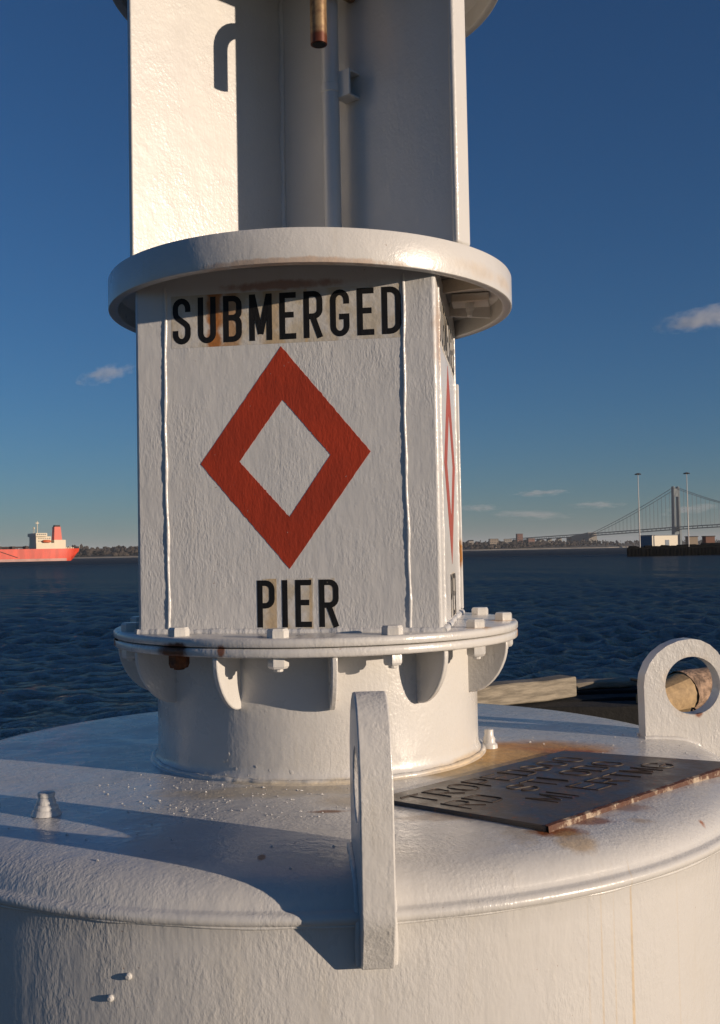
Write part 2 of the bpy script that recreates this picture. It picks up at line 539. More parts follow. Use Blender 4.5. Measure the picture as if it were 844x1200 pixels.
# ---- water
def make_water():
    cx, cy = 0.0, -3.6
    fine = np.radians(np.linspace(-25, 30, 430))
    left = np.radians(np.linspace(-180, -25, 32)[:-1])
    right = np.radians(np.linspace(30, 180, 32)[1:-1])
    th = np.concatenate([left, fine, right])
    r = np.concatenate([[0.5, 4], 9.5 * np.exp(np.arange(0, 860) * 0.0051)])
    r = np.concatenate([r, np.geomspace(r[-1] * 1.03, 29000, 60)])
    TH, RR = np.meshgrid(th, r)
    X = cx + RR * np.sin(TH)
    Y = cy + RR * np.cos(TH)
    Z = np.zeros_like(X)
    cell = np.maximum(RR * 0.0051, 0.02)
    rg = np.random.default_rng(3)
    dx = np.zeros_like(X); dy = np.zeros_like(X)
    for i in range(70):
        lam = 0.32 * (4.5 / 0.32) ** (rg.random() ** 1.3)
        ang = math.radians(-62) + rg.normal() * 0.62      # travelling mostly to the left, away
        k = 2 * math.pi / lam
        a = 0.0135 * lam ** 0.66 * (0.6 + 0.8 * rg.random())
        ph = rg.random() * 6.283
        kx, ky = k * math.sin(ang), k * math.cos(ang)
        fade = np.clip((lam / cell - 2.5) / 3.0, 0, 1)
        arg = kx * X + ky * Y + ph
        c = a * fade
        Z += c * np.sin(arg)
        dx += 0.8 * c * np.cos(arg) * math.sin(ang)
        dy += 0.8 * c * np.cos(arg) * math.cos(ang)
    fine_mask = ((TH > math.radians(-25.2)) & (TH < math.radians(30.2)) & (RR > 9)).astype(float)
    # long slow groups so that the chop is patchy
    grp = 0.80 + 0.45 * np.sin(X * 0.11 + Y * 0.07) * np.sin(X * 0.043 - Y * 0.09 + 1.0)
    Z *= fine_mask * grp
    X = X + dx * fine_mask * grp
    Y = Y + dy * fine_mask * grp
    n, m = X.shape
    co = np.stack([X, Y, Z + ZW], -1).reshape(-1, 3)
    ii, jj = np.meshgrid(np.arange(n - 1), np.arange(m), indexing='ij')
    j2 = (jj + 1) % m
    quads = np.stack([ii * m + jj, ii * m + j2, (ii + 1) * m + j2, (ii + 1) * m + jj], -1).reshape(-1, 4)[:, ::-1]
    me = bpy.data.meshes.new('water')
    me.vertices.add(len(co)); me.vertices.foreach_set('co', co.astype(np.float32).ravel())
    nq = len(quads)
    me.loops.add(nq * 4); me.polygons.add(nq)
    me.loops.foreach_set('vertex_index', quads.astype(np.int32).ravel())
    me.polygons.foreach_set('loop_start', np.arange(0, nq * 4, 4, dtype=np.int32))
    me.polygons.foreach_set('loop_total', np.full(nq, 4, dtype=np.int32))
    me.update(calc_edges=True)
    me.shade_smooth()
    m_, nt, bs = new_mat('dark_harbour_water')
    nt.nodes.remove(bs)
    ln = N(nt, 'ShaderNodeVectorMath', operation='LENGTH')
    nt.links.new(coords(nt), ln.inputs[0])
    rgh = maprange(nt, ln.outputs['Value'], 15, 700, 0.06, 0.36, False)     # unresolved chop far out
    P = coords(nt, (1, 1, 1), rot=(0, 0, math.radians(28)))
    Pm = coords(nt, (1.0, 0.45, 1), rot=(0, 0, math.radians(28)))
    h1 = noise(nt, Pm, 7.5, 4, 0.65, 0.6)
    h2 = noise(nt, Pm, 1.5, 3, 0.55, 0.4)
    h3 = noise(nt, P, 0.16, 3, 0.6)
    b = bump(nt, h3, 0.5, 1.6)
    b = bump(nt, h2, 0.6, 0.42, b)
    b = bump(nt, h1, 1.0, 0.10, b)
    df = N(nt, 'ShaderNodeBsdfDiffuse'); df.inputs['Color'].default_value = (0.004, 0.010, 0.014, 1)
    gl = N(nt, 'ShaderNodeBsdfGlossy'); gl.inputs['Color'].default_value = (0.95, 0.97, 1.0, 1)
    fr = N(nt, 'ShaderNodeFresnel'); fr.inputs['IOR'].default_value = 1.33
    far_ = maprange(nt, ln.outputs['Value'], 40, 600, 1.0, 0.42, False)
    for n_ in (df, gl, fr):
        nt.links.new(b, n_.inputs['Normal'])
    nt.links.new(rgh, gl.inputs['Roughness'])
    mx = N(nt, 'ShaderNodeMixShader')
    nt.links.new(math_n(nt, 'MULTIPLY', math_n(nt, 'POWER', fr.outputs[0], 1.7), math_n(nt, 'MULTIPLY', far_, 0.25)), mx.inputs[0])   # much of the sheen is cut, as through a polarising filter
    nt.links.new(df.outputs[0], mx.inputs[1]); nt.links.new(gl.outputs[0], mx.inputs[2])
    nt.links.new(mx.outputs[0], nt.nodes['Material Output'].inputs['Surface'])
    o = link('water', me, None, m_)
    tag(o, kind='structure')


make_water()

# ================================================================== BUOY
buoy = empty('buoy', (0, 0, ZG))
tag(buoy, 'large white painted steel buoy with red diamond and black warning lettering, standing on the quay', 'buoy')

# ---- hull: barrel wall, rounded shoulder, slightly domed deck
prof = [(0.30, 0.003), (0.62, 0.0), (0.80, -0.001), (0.98, -0.003), (1.10, -0.005), (1.19, -0.008), (1.245, -0.0115), (1.285, -0.016), (1.315, -0.0225),
        (1.340, -0.032), (1.358, -0.0435), (1.370, -0.056), (1.377, -0.067), (1.380, -0.076), (1.384, -0.079), (1.392, -0.081), (1.3985, -0.085), (1.402, -0.0915), (1.4015, -0.099),
        (1.397, -0.1055), (1.391, -0.1085), (1.3895, -0.1115), (1.389, -0.16), (1.389, -0.35), (1.389, -0.6), (1.388, -0.88), (1.37, -0.95), (1.30, -0.999), (0.0, -0.999)]
hull = MB().lathe(prof, 256).build('hull', M_HULL, buoy, 50)

# wandering weld toe where the shoulder meets the wall
mb = MB()
path = []
for k in range(241):
    a = 2 * math.pi * k / 240
    path.append((1.3915 * math.cos(a), 1.3915 * math.sin(a), -0.1080 + 0.0018 * math.sin(a * 9) + 0.0012 * math.sin(a * 31 + 1)))
mb.tube(path, [0.004 + 0.0012 * math.sin(k * 1.7) * math.sin(k * .31) for k in range(241)], 8, cap=False)
mb.build('weld_bead', M_HULL, hull, 60)

# stepped plug on the deck, left
nb = MB()
c = (-0.725, -0.79)
nb.lathe([(0.0, -0.004), (0.040, -0.004), (0.037, 0.003), (0.034, 0.009), (0.031, 0.0105), (0.031, 0.018), (0.028, 0.0225), (0.025, 0.024), (0.025, 0.032), (0.0225, 0.036),
          (0.0205, 0.042), (0.0225, 0.044), (0.0225, 0.053), (0.020, 0.055), (0.0, 0.0555)], 28, c)
nb.build('plug', M_BOLT, hull, 40)
nb = MB()
c = pol(84, 0.580)
nb.lathe([(0.0, -0.004), (0.030, -0.004), (0.028, 0.012), (0.021, 0.018), (0.020, 0.034), (0.016, 0.040), (0.015, 0.062), (0.0, 0.064)], 20, (c.x, c.y))
nb.build('plug', M_BOLT, hull, 40)
# two studs on the barrel wall
for az, z in ((-17.4, -0.222), (-19.2, -0.272)):
    q = pol(az, 1.389, z)
    d = pol(az, 1)
    MB().tube([q - d * 0.004, q + d * 0.005, q + d * 0.008], [0.008, 0.0075, 0.004], 10).build('stud', M_BOLT, hull, 40)
# crumbs of dried paint on the deck and shoulder
mb = MB()
rr = random.Random(5)


def deck_z(r):
    for (r0, z0), (r1, z1) in zip(prof, prof[1:]):
        if r0 <= r <= r1:
            return z0 + (z1 - z0) * (r - r0) / (r1 - r0)
    return -0.1


for i in range(300):
    if i < 130:
        az, r = rr.gauss(-18, 15), rr.uniform(0.58, 0.92)
    else:
        az, r = rr.uniform(-60, 100), 0.58 + 0.72 * rr.random()
    if 8 < az < 78 and 0.6 < r < 1.22:
        continue
    s = rr.uniform(0.0012, 0.0040) * (1.5 if rr.random() < .08 else 1)
    q = pol(az, r, deck_z(r) + s * 0.2)
    vs = [q + Vector((rr.uniform(.6, 1.6) * s * math.cos(w + rr.uniform(-.3, .3)), rr.uniform(.6, 1.3) * s * math.sin(w), 0)) for w in (0, 1.05, 2.1, 3.15, 4.2, 5.25)]
    vs.append(q + Vector((rr.uniform(-.3, .3) * s, rr.uniform(-.3, .3) * s, s * rr.uniform(.5, 1.1))))
    mb.add(vs, [(j, (j + 1) % 6, 6) for j in range(6)])
fl = mb.build('paint_flakes', M_BOLT, hull)
tag(fl, kind='stuff')

# ---- pedestal
pp = [(0.572, -0.003), (0.566, 0.004), (0.556, 0.010), (0.549, 0.018), (0.5445, 0.030), (RP, 0.05), (RP, 0.2), (RP, Z2B - 0.001)]
mb = MB().lathe(pp, 192)
ped = mb.build('pedestal', M_PED, buoy, 60)
# lumpy weld at its foot
mb = MB()
path, rad = [], []
for k in range(361):
    a = 2 * math.pi * k / 360
    j = 0.0022 * math.sin(a * 23) * math.sin(a * 7 + 2) + rr.uniform(-.0009, .0009)
    path.append(((0.556 + j) * math.cos(a), (0.556 + j) * math.sin(a), 0.006))
    rad.append(0.0088 + 0.0014 * math.sin(a * 19 + 1) * math.sin(a * 7) + rr.uniform(-.0007, .0007))
mb.tube(path, rad, 8, cap=False)
mb.build('weld_bead', M_PED, ped, 60)
# lumps of paint and weld spatter low on the pedestal
mb = MB()
for i in range(14):
    az = rr.gauss(-22, 9) if i < 11 else rr.uniform(-60, 60)
    s = rr.uniform(0.003, 0.008)
    z = 0.012 + abs(rr.gauss(0, 0.035)) if i < 11 else 0.01
    q = pol(az, RP + 0.001 + (0.012 if z < 0.03 else 0), z)
    o_, t_ = pol(az, 1), pol(az + 90, 1)
    vs = [q + t_ * s * math.cos(w) * rr.uniform(.7, 1.3) + UP * s * math.sin(w) * rr.uniform(.7, 1.5) for w in [j * math.pi / 4 for j in range(8)]]
    vs.append(q + o_ * s * rr.uniform(.15, .35))
    mb.add(vs, [(j, (j + 1) % 8, 8) for j in range(8)])
tag(mb.build('paint_lumps', M_PED, ped, 80), kind='stuff')

# flange: two plates bolted face to face
mid = (Z2B + Z2T) / 2
fl1 = [(0.50, Z2B), (R2 - 0.006, Z2B), (R2 - 0.002, Z2B + 0.002), (R2, Z2B + 0.006), (R2, mid - 0.005), (R2 - 0.003, mid - 0.002), (R2 - 0.012, mid - 0.001), (0.50, mid - 0.001)]
fl2 = [(0.40, mid + 0.001), (R2 - 0.010, mid + 0.001), (R2 - 0.002, mid + 0.002), (R2 + 0.001, mid + 0.006), (R2 + 0.001, Z2T - 0.007), (R2 - 0.003, Z2T - 0.002), (R2 - 0.009, Z2T), (0.40, Z2T)]
for pr in (fl1, fl2):
    MB().lathe(pr, 192).build('flange', M_PED, ped, 50)
# black stubs paint the dark of small holes in the seam, left
for az in (-74, -72, -70):
    q = pol(az, R2 - 0.004, mid)
    d = pol(az, 1)
    MB().tube([q, q + d * 0.0055], 0.0032, 8).build('seam_hole_shade', M_BLACK, ped)

# gussets
gz = 0.165
for k in range(12):
    az = 4.0 + 30 * k
    e, t = pol(az, 1), pol(az + 90, 1)
    poly = [(RP - 0.004, Z2B - 0.0005), (R2 - 0.010, Z2B - 0.0005), (R2 - 0.010, Z2B - 0.016)]
    for j in range(1, 10):
        w = math.pi / 2 * j / 9
        poly.append((RP + 0.012 + (R2 - 0.022 - RP) * max(0.0, math.cos(w)) ** 1.15, Z2B - 0.016 - (gz - 0.016) * math.sin(w) ** 1.15))
    poly.append((RP - 0.004, Z2B - gz))
    pts = [e * r + UP * z - t * 0.009 for r, z in poly]
    MB().prism(pts, t * 0.018).build('gusset', M_PED, ped, 30, bevel=0.004)


def hexhead(r, h, dome=0.25, shank=0.0, sh_r=0.012):
    b = MB()
    n = 6
    rows = [(r * 0.96, 0.0), (r, h * 0.08), (r, h * (1 - dome)), (r * 0.86, h)]
    vs, fs = [], []
    for rad, z in rows:
        for k in range(n):
            w = k * math.pi / 3
            vs.append((rad * math.cos(w), rad * math.sin(w), z))
    for i in range(3):
        for k in range(n):
            fs.append((i * n + k, i * n + (k + 1) % n, (i + 1) * n + (k + 1) % n, (i + 1) * n + k))
    fs.append(tuple(range(3 * n, 4 * n)))
    b.add(vs, fs)
    if shank:
        b.tube([(0, 0, h * 0.9), (0, 0, h + shank * 0.8), (0, 0, h + shank)], [sh_r, sh_r, sh_r * 0.7], 12)
    return b


bolt_me = hexhead(0.0315, 0.027).mesh('bolt')
bolt_me.materials.append(M_BOLT); smooth(bolt_me, 25)
nut_me = hexhead(0.0305, 0.034, 0.2, 0.010, 0.014).mesh('nut')
nut_me.materials.append(M_BOLT); smooth(nut_me, 25)
for k in range(12):
    az = -10.2 + 30 * k
    q = pol(az, 0.637, Z2T - 0.001)
    o = bpy.data.objects.new('bolt', bolt_me); C.objects.link(o); o.location = q
    o.rotation_euler = (0, 0, rr.uniform(0, 1.0)); o.parent = ped
    q = pol(az, 0.637, Z2B + 0.001)
    if k == 11:
        continue
    o = bpy.data.objects.new('nut', nut_me); C.objects.link(o); o.location = q
    o.rotation_euler = (math.pi, 0, rr.uniform(0, 1.0)); o.parent = ped
# the badly rusted nut on the left
M_RUSTNUT = plain('heavy_rust', (0.15, 0.048, 0.014), 0.85, var=0.5, scale=40, bmp=0.8, bscale=90, bdist=0.006)
rn_me = hexhead(0.031, 0.040, 0.3, 0.006, 0.016).mesh('rusty_nut')
rn_me.materials.append(M_RUSTNUT)
o = bpy.data.objects.new('nut', rn_me); C.objects.link(o); o.location = pol(-40.2, 0.637, Z2B + 0.001)
o.rotation_euler = (math.pi, 0, 0.3); o.parent = ped
o['label'] = 'heavily rusted brown nut'

# ---- sign box
box_pts = [fx * a * W + fn * b * W for a, b in ((-1, 1), (1, 1), (1, -1), (-1, -1))]
mb = MB()
mb.prism([p + UP * (Z2T - 0.0005) for p in box_pts], UP * (1.556 - Z2T))
sbox = mb.build('sign_box', M_BOX, buoy, 30, bevel=0.011, seg=3)
faces = [(fx, fn), (-fn, fx), (fn, -fx)]     # (along, outward): front, right, left


def wavy_weld(p0, p1, out, r, seed):
    p0, p1 = Vector(p0), Vector(p1)
    n = 160
    q = random.Random(seed)
    side = (p1 - p0).normalized().cross(out)
    path, rad = [], []
    w1, w2, w3 = q.uniform(0, 6), q.uniform(0, 6), q.uniform(0, 6)
    for i in range(n + 1):
        t = i / n
        path.append(p0.lerp(p1, t) + side * (0.0022 * math.sin(t * 7 + w1) + 0.0010 * math.sin(t * 31 + w2)))
        rad.append(r * (1 + 0.18 * math.sin(t * 47 + w3) * math.sin(t * 17) + 0.10 * q.uniform(-1, 1)))
    return MB().tube(path, rad, 10)


for i, (al, out) in enumerate(faces[:2]):
    for s in (-1, 1):
        b0 = al * (0.371 * s) + out * (W - 0.001)
        wavy_weld(b0 + UP * (Z2T + 0.002), b0 + UP * (Z1B + 0.01), out, 0.0055, i * 2 + s).build('weld_bead', M_BOX, sbox, 70)
# fillet along the foot of the box
for i, (al, out) in enumerate(faces):
    b0 = out * (W + 0.001) + UP * (Z2T + 0.003)
    wavy_weld(b0 - al * W, b0 + al * W, UP, 0.011, 20 + i).build('weld_bead', M_BOX, sbox, 70)
# hinge strip on the far corner of the right face
cpt = fx * (W + 0.004) - fn * (W - 0.006)
mb = MB().box(tuple(cpt + UP * 0.88), (0.012, 0.03, 0.86), (fx, fn, UP))
mb.build('corner_strip', M_BOX, sbox, 30, bevel=0.003)


# ---- lettering: each letter a thin raised sheet built from strokes
def arc(cx, cy, r, a0, a1, n=9, ry=None):
    ry = r if ry is None else ry
    return [(cx + r * math.cos(math.radians(a0 + (a1 - a0) * i / n)), cy + ry * math.sin(math.radians(a0 + (a1 - a0) * i / n))) for i in range(n + 1)]


def glyph(ch, w, t):
    x0, x1, y0, y1 = t / 2, w - t / 2, t / 2, 1 - t / 2
    rr_ = (x1 - x0) / 2
    cx = (x0 + x1) / 2
    ry = rr_ * 1.15
    q = 0.14
    if ch == 'S':
        return [[(x1, .70)] + arc(cx, y1 - ry, rr_, 0, 180, 10, ry) + [(x0, .68), (x0 + .015, .615), (x0 + .06, .565), (x1 - .06, .445), (x1 - .015, .395), (x1, .33)] + arc(cx, y0 + ry, rr_, 0, -180, 10, ry) + [(x0, .30)]]
    if ch == 'U':
        return [[(x0, 1)] + arc(cx, y0 + ry, rr_, 180, 360, 12, ry) + [(x1, 1)]]
    if ch == 'O':
        return [[(cx, y1)] + arc(cx, y1 - ry, rr_, 90, 180, 6, ry) + arc(cx, y0 + ry, rr_, 180, 360, 12, ry) + arc(cx, y1 - ry, rr_, 0, 90, 6, ry)]
    if ch == 'B':
        m = .525
        return [[(x0, 0), (x0, 1)],
                [(x0, y1), (x1 - q, y1)] + arc(x1 - q, y1 - q, q, 90, 0, 5) + arc(x1 - q, m + q * .8, q, 0, -90, 5, q * .8) + [(x0, m)],
                [(x0, m), (x1 - q, m)] + arc(x1 - q, m - q, q, 90, 0, 5) + arc(x1 - q, y0 + q, q, 0, -90, 5) + [(x0, y0)]]
    if ch == 'D':
        r = .17
        return [[(x0, 0), (x0, 1)], [(x0, y1), (x1 - r, y1)] + arc(x1 - r, y1 - r, r, 90, 0, 6) + arc(x1 - r, y0 + r, r, 0, -90, 6) + [(x0, y0)]]
    if ch in 'PR':
        m = .46
        s = [[(x0, 0), (x0, 1)], [(x0, y1), (x1 - q, y1)] + arc(x1 - q, y1 - q, q, 90, 0, 5) + arc(x1 - q, m + q, q, 0, -90, 5) + [(x0, m)]]
        if ch == 'R':
            s.append([(cx - .01, m - .0), (x1 + .005, 0)])
        return s
    if ch == 'E':
        return [[(x0, 0), (x0, 1)], [(x0, y1), (w, y1)], [(x0, .52), (w - .05, .52)], [(x0, y0), (w, y0)]]
    if ch == 'G':
        return [[(x1, .69)] + arc(cx, y1 - ry, rr_, 0, 180, 10, ry) + arc(cx, y0 + ry, rr_, 180, 360, 12, ry) + [(x1, .46)], [(x1 + t / 2, .42), (cx - .01, .42)]]
    if ch == 'M':
        return [[(x0, 0), (x0, 1)], [(x1, 0), (x1, 1)], [(x0 + .01, .99), (cx, .14)], [(x1 - .01, .99), (cx, .14)]]
    if ch == 'I':
        return [[(x0, 0), (x0, 1)]]
    if ch == 'T':
        return [[(cx, 0), (cx, 1)], [(0, y1), (w, y1)]]
    return []


def stroke_mesh(mb, pts, t, place, base, top):
    """strip of width t along 2D pts; place(u, v, off) -> 3D"""
    P = [Vector((p[0], p[1])) for p in pts]
    P = [p for i, p in enumerate(P) if i == 0 or (p - P[i - 1]).length > 1e-4]
    n = len(P)
    L, Rr = [], []
    for i in range(n):
        d0 = (P[i] - P[i - 1]).normalized() if i > 0 else None
        d1 = (P[i + 1] - P[i]).normalized() if i < n - 1 else None
        d = (d0 + d1).normalized() if d0 is not None and d1 is not None else (d0 if d1 is None else d1)
        nr = Vector((-d.y, d.x))
        k = 1.0
        if d0 is not None and d1 is not None:
            k = 1.0 / max(0.5, nr.dot(Vector((-d0.y, d0.x))))
        L.append(P[i] + nr * t / 2 * k)
        Rr.append(P[i] - nr * t / 2 * k)
    vs = []
    for off in (base, top):
        vs += [place(p.x, p.y, off) for p in L] + [place(p.x, p.y, off) for p in Rr]
    fs = []
    m = 2 * n
    for i in range(n - 1):
        fs.append((m + i, m + i + 1, m + n + i + 1, m + n + i))
        fs.append((i, i + 1, m + i + 1, m + i))
        fs.append((n + i, m + n + i, m + n + i + 1, n + i + 1))
    fs.append((0, m, m + n, n))
    fs.append((n - 1, 2 * n - 1, m + 2 * n - 1, m + n - 1))
    mb.add(vs, fs)


def text_line(word, widths, u0, u1, zb, h, al, out, t, off=0.0010):
    tot = sum(widths) * h
    gap = (u1 - u0 - tot) / max(1, len(word) - 1)
    u = u0
    for ch, w in zip(word, widths):
        mb = MB()
        for j, st in enumerate(glyph(ch, w, t)):
            place = lambda a, b, o, u=u: al * (u + a * h) + out * (W + o) + UP * (zb + b * h)
            stroke_mesh(mb, st, t, place, off - 0.003, off + 0.00012 * j)
        mb.build('letter', M_BLACK, sbox)
        u += w * h + gap


def film(u0, u1, z0, z1, al, out, off, mat):
    MB().prism([al * a + out * (W - 0.002) + UP * z for a, z in ((u0, z0), (u1, z0), (u1, z1), (u0, z1))], out * (0.002 + off)).build('lettering_film', mat, sbox)


WS = (.40, .40, .41, .50, .36, .41, .41, .36, .41)
for i, (al, out) in enumerate(faces[:2]):
    film(-0.350, 0.3635, 1.312, 1.474, al, out, 0.0004, M_FILM)
    text_line('SUBMERGED', WS, -0.345, 0.3655, 1.3235, 0.143, al, out, 0.122)
    for (a, b) in ((-0.074, -0.030), (0.000, 0.043), (0.044, 0.083), (0.098, 0.148)):
        film(a, b, 0.447, 0.598, al, out, 0.0003 if a != 0.044 else 0.0006, M_FILM)
    text_line('PIER', (.38, .125, .35, .42), -0.090, 0.160, 0.4515, 0.142, al, out, 0.118)
    # diamond: hollow lozenge
    cu, cz = 0.002, 0.9635
    pts_o = [(cu - 0.006, 1.303), (cu + 0.263, cz + 0.010), (cu + 0.010, 0.627), (cu - 0.264, cz - 0.012)]
    pts_i = [(cu - 0.004, 1.140), (cu + 0.141, cz + 0.004), (cu + 0.012, 0.783), (cu - 0.141, cz - 0.008)]
    mb = MB()
    nn_ = 40
    def ragged(pts, j):
        r_ = []
        for k in range(4):
            (a0, b0), (a1, b1) = pts[k], pts[(k + 1) % 4]
            for q_ in range(nn_):
                t_ = q_ / nn_
                jj = 0 if q_ == 0 else rr.uniform(-j, j) * (2.2 if rr.random() < .08 else 1)
                r_.append((a0 + (a1 - a0) * t_ + jj, b0 + (b1 - b0) * t_ + jj * .5))
        return r_
    po, pi_ = ragged(pts_o, 0.0009), ragged(pts_i, 0.0009)
    m4 = 4 * nn_
    vs = []
    for off in (-0.002, 0.0010):
        vs += [al * a + out * (W + off) + UP * z for a, z in po] + [al * a + out * (W + off) + UP * z for a, z in pi_]
    fs = []
    for k in range(m4):
        k2 = (k + 1) % m4
        fs += [(2 * m4 + k, 2 * m4 + k2, 3 * m4 + k2, 3 * m4 + k), (k, k2, 2 * m4 + k2, 2 * m4 + k), (m4 + k, 3 * m4 + k, 3 * m4 + k2, m4 + k2)]
    mb.add(vs, fs)
    o = mb.build('diamond', M_RED if i == 0 else M_REDPALE, sbox)
    o['label'] = 'hollow red diamond facing the viewer' if i == 0 else 'faded red diamond on the side face'


# ---- deep rings above and below the reflector
def ring(zb, zt, mat):
    pr = [(0.0, zt - 0.035), (0.652, zt - 0.035), (0.660, zt - 0.040), (0.660, zb + 0.004), (0.663, zb + 0.001), (0.668, zb), (R1 - 0.005, zb), (R1 - 0.001, zb + 0.002),
          (R1, zb + 0.006), (R1, zt - 0.006), (R1 - 0.002, zt - 0.002), (R1 - 0.007, zt), (0.0, zt)]
    return MB().lathe(pr, 224).build('ring', mat, buoy, 40)


ring_lo = ring(Z1B, Z1T, M_RING)
ring_hi = ring(Z3B, Z3T, M_RING)
# stiffeners, brackets and a bolt seen from below, right
for az, r0, r1, zz in ((62, 0.47, 0.64, 0.045), (100, 0.50, 0.655, 0.05), (130, 0.5, 0.655, 0.05)):
    e, t = pol(az, 1), pol(az + 90, 1)
    MB().box(tuple(e * (r0 + r1) / 2 + UP * (1.562 - zz / 2)), (r1 - r0, 0.014, zz), (e, t, UP)).build('stiffener', M_RING, ring_lo, 30, bevel=0.002)
q = pol(88, 0.555, 1.545)
MB().box(tuple(q), (0.13, 0.10, 0.03), (fx, fn, UP)).build('bracket', M_RING, ring_lo, 30, bevel=0.004)
o = hexhead(0.016, 0.03, 0.2, 0.018, 0.010).build('bolt', M_BOLT, ring_lo, 25)
o.location = pol(86, 0.55, 1.531); o.rotation_euler = (math.pi, 0, 0.4)

# ---- radar reflector: two crossing upright plates between the rings
c0 = Vector((-0.090, 0.0, 0))
lv = Vector((-0.467, -0.385, 0)); lL = lv.length; lv.normalize()
rv = Vector((0.553, -0.507, 0)); rL = rv.length; rv.normalize()
z0, z1 = Z1T - 0.002, Z3B + 0.068
refl = empty('radar_reflector', (0, 0, Z1T)); refl.parent = buoy; refl.location = (0, 0, Z1T - ZG)


def up_plate(name, v, L, Lb, th, mat):
    nrm = Vector((-v.y, v.x, 0))
    mb = MB().box(tuple(c0 + v * (L - Lb) / 2 + UP * (z0 + z1) / 2), (L + Lb, th, z1 - z0), (v, nrm, UP))
    o = mb.build(name, mat, None, 30, bevel=0.004)
    o.parent = refl
    o.matrix_parent_inverse = Matrix.Translation((0, 0, -Z1T))
    return o


pl_l = up_plate('reflector_plate', lv, lL, 0.55, 0.020, M_REF)
# the second plate crosses it: one wing each side of the joint
nrm = Vector((-rv.y, rv.x, 0))
for s, L in ((1, rL - 0.02), (-1, 0.42)):
    mb = MB().box(tuple(c0 + rv * s * (0.0101 + L) / 2 + UP * (z0 + z1) / 2), (L - 0.0101, 0.020, z1 - z0), (rv, nrm, UP))
    o = mb.build('reflector_plate', M_REF, None, 30, bevel=0.004)
    o.parent = refl; o.matrix_parent_inverse = Matrix.Translation((0, 0, -Z1T))
    if s == 1:
        pl_r = o
        mb = MB().box(tuple(c0 + rv * (rL - 0.008) + UP * (z0 + z1) / 2), (0.022, 0.072, z1 - z0), (rv, nrm, UP))
        mb.build('edge_bar', M_REF, pl_r, 30, bevel=0.009, seg=3)


def refl_part(mb, name, mat, sm=40, bevel=0):
    o = mb.build(name, mat, None, sm, bevel)
    o.parent = refl
    o.matrix_parent_inverse = Matrix.Translation((0, 0, -Z1T))
    return o


# fillet in the corner
f0 = c0 + lv * 0.012 + rv * 0.012
refl_part(wavy_weld(f0 + UP * z0, f0 + UP * z1, (lv + rv).normalized(), 0.011, 44), 'weld_bead', M_REF, 70)
# conduit with its clip
cp = Vector((0.074, -0.25, 0))
con = refl_part(MB().tube([cp + UP * (Z1T - 0.01), cp + UP * 2.0, cp + UP * 2.24, cp + UP * z1], 0.0285, 24), 'conduit', M_REF, 50)
MB().tube([cp + UP * 2.175, cp + UP * 2.178, cp + UP * 2.202, cp + UP * 2.205], [0.0285, 0.0315, 0.0315, 0.0285], 24).build('clamp', M_REF, con, 40)
rn = Vector((rv.y, -rv.x, 0))                       # out of the right plate, towards the viewer
kb = c0 + rv * 0.335 + rn * 0.010
mb = MB()
for dz in (-0.040, 0.040):
    mb.box(tuple(kb + rn * 0.026 + UP * (2.20 + dz)), (0.055, 0.052, 0.007), (rv, rn, UP))
mb.box(tuple(kb - rv * 0.0275 + rn * 0.026 + UP * 2.20), (0.007, 0.052, 0.087), (rv, rn, UP))
mb.box(tuple(kb + rn * 0.054 + UP * 2.20), (0.062, 0.007, 0.087), (rv, rn, UP))
clip = refl_part(mb, 'clip', M_REF, 30, 0.002)
q0 = cp.lerp(kb + rn * 0.03, 0.25) + UP * 2.19
q1 = kb + rn * 0.03 - rv * 0.02 + UP * 2.19
MB().tube([q0, q1], 0.012, 12).build('clip_arm', M_REF, clip, 40)
# brown pipe: elbow out of the corner, then hanging down
hp = Vector((0.037, -0.366, 0))
inn = Vector((0.7071, 0.7071, 0))
path = [hp + UP * 2.283, hp + UP * 2.30, hp + UP * 2.36, hp + UP * 2.42]
for j in range(1, 9):
    w = math.pi / 2 * j / 8
    path.append(hp + inn * 0.085 * (1 - math.cos(w)) + UP * (2.42 + 0.085 * math.sin(w)))
path.append(hp + inn * 0.160 + UP * 2.505)
hook = refl_part(MB().tube(path, 0.0265, 24), 'drain_pipe', M_PIPE, 50)
MB().tube([hp + UP * 2.2825, hp + UP * 2.2815], 0.021, 20).build('pipe_bore_shade', M_BLACK, hook)  # black disc paints the dark hollow over the capped pipe end

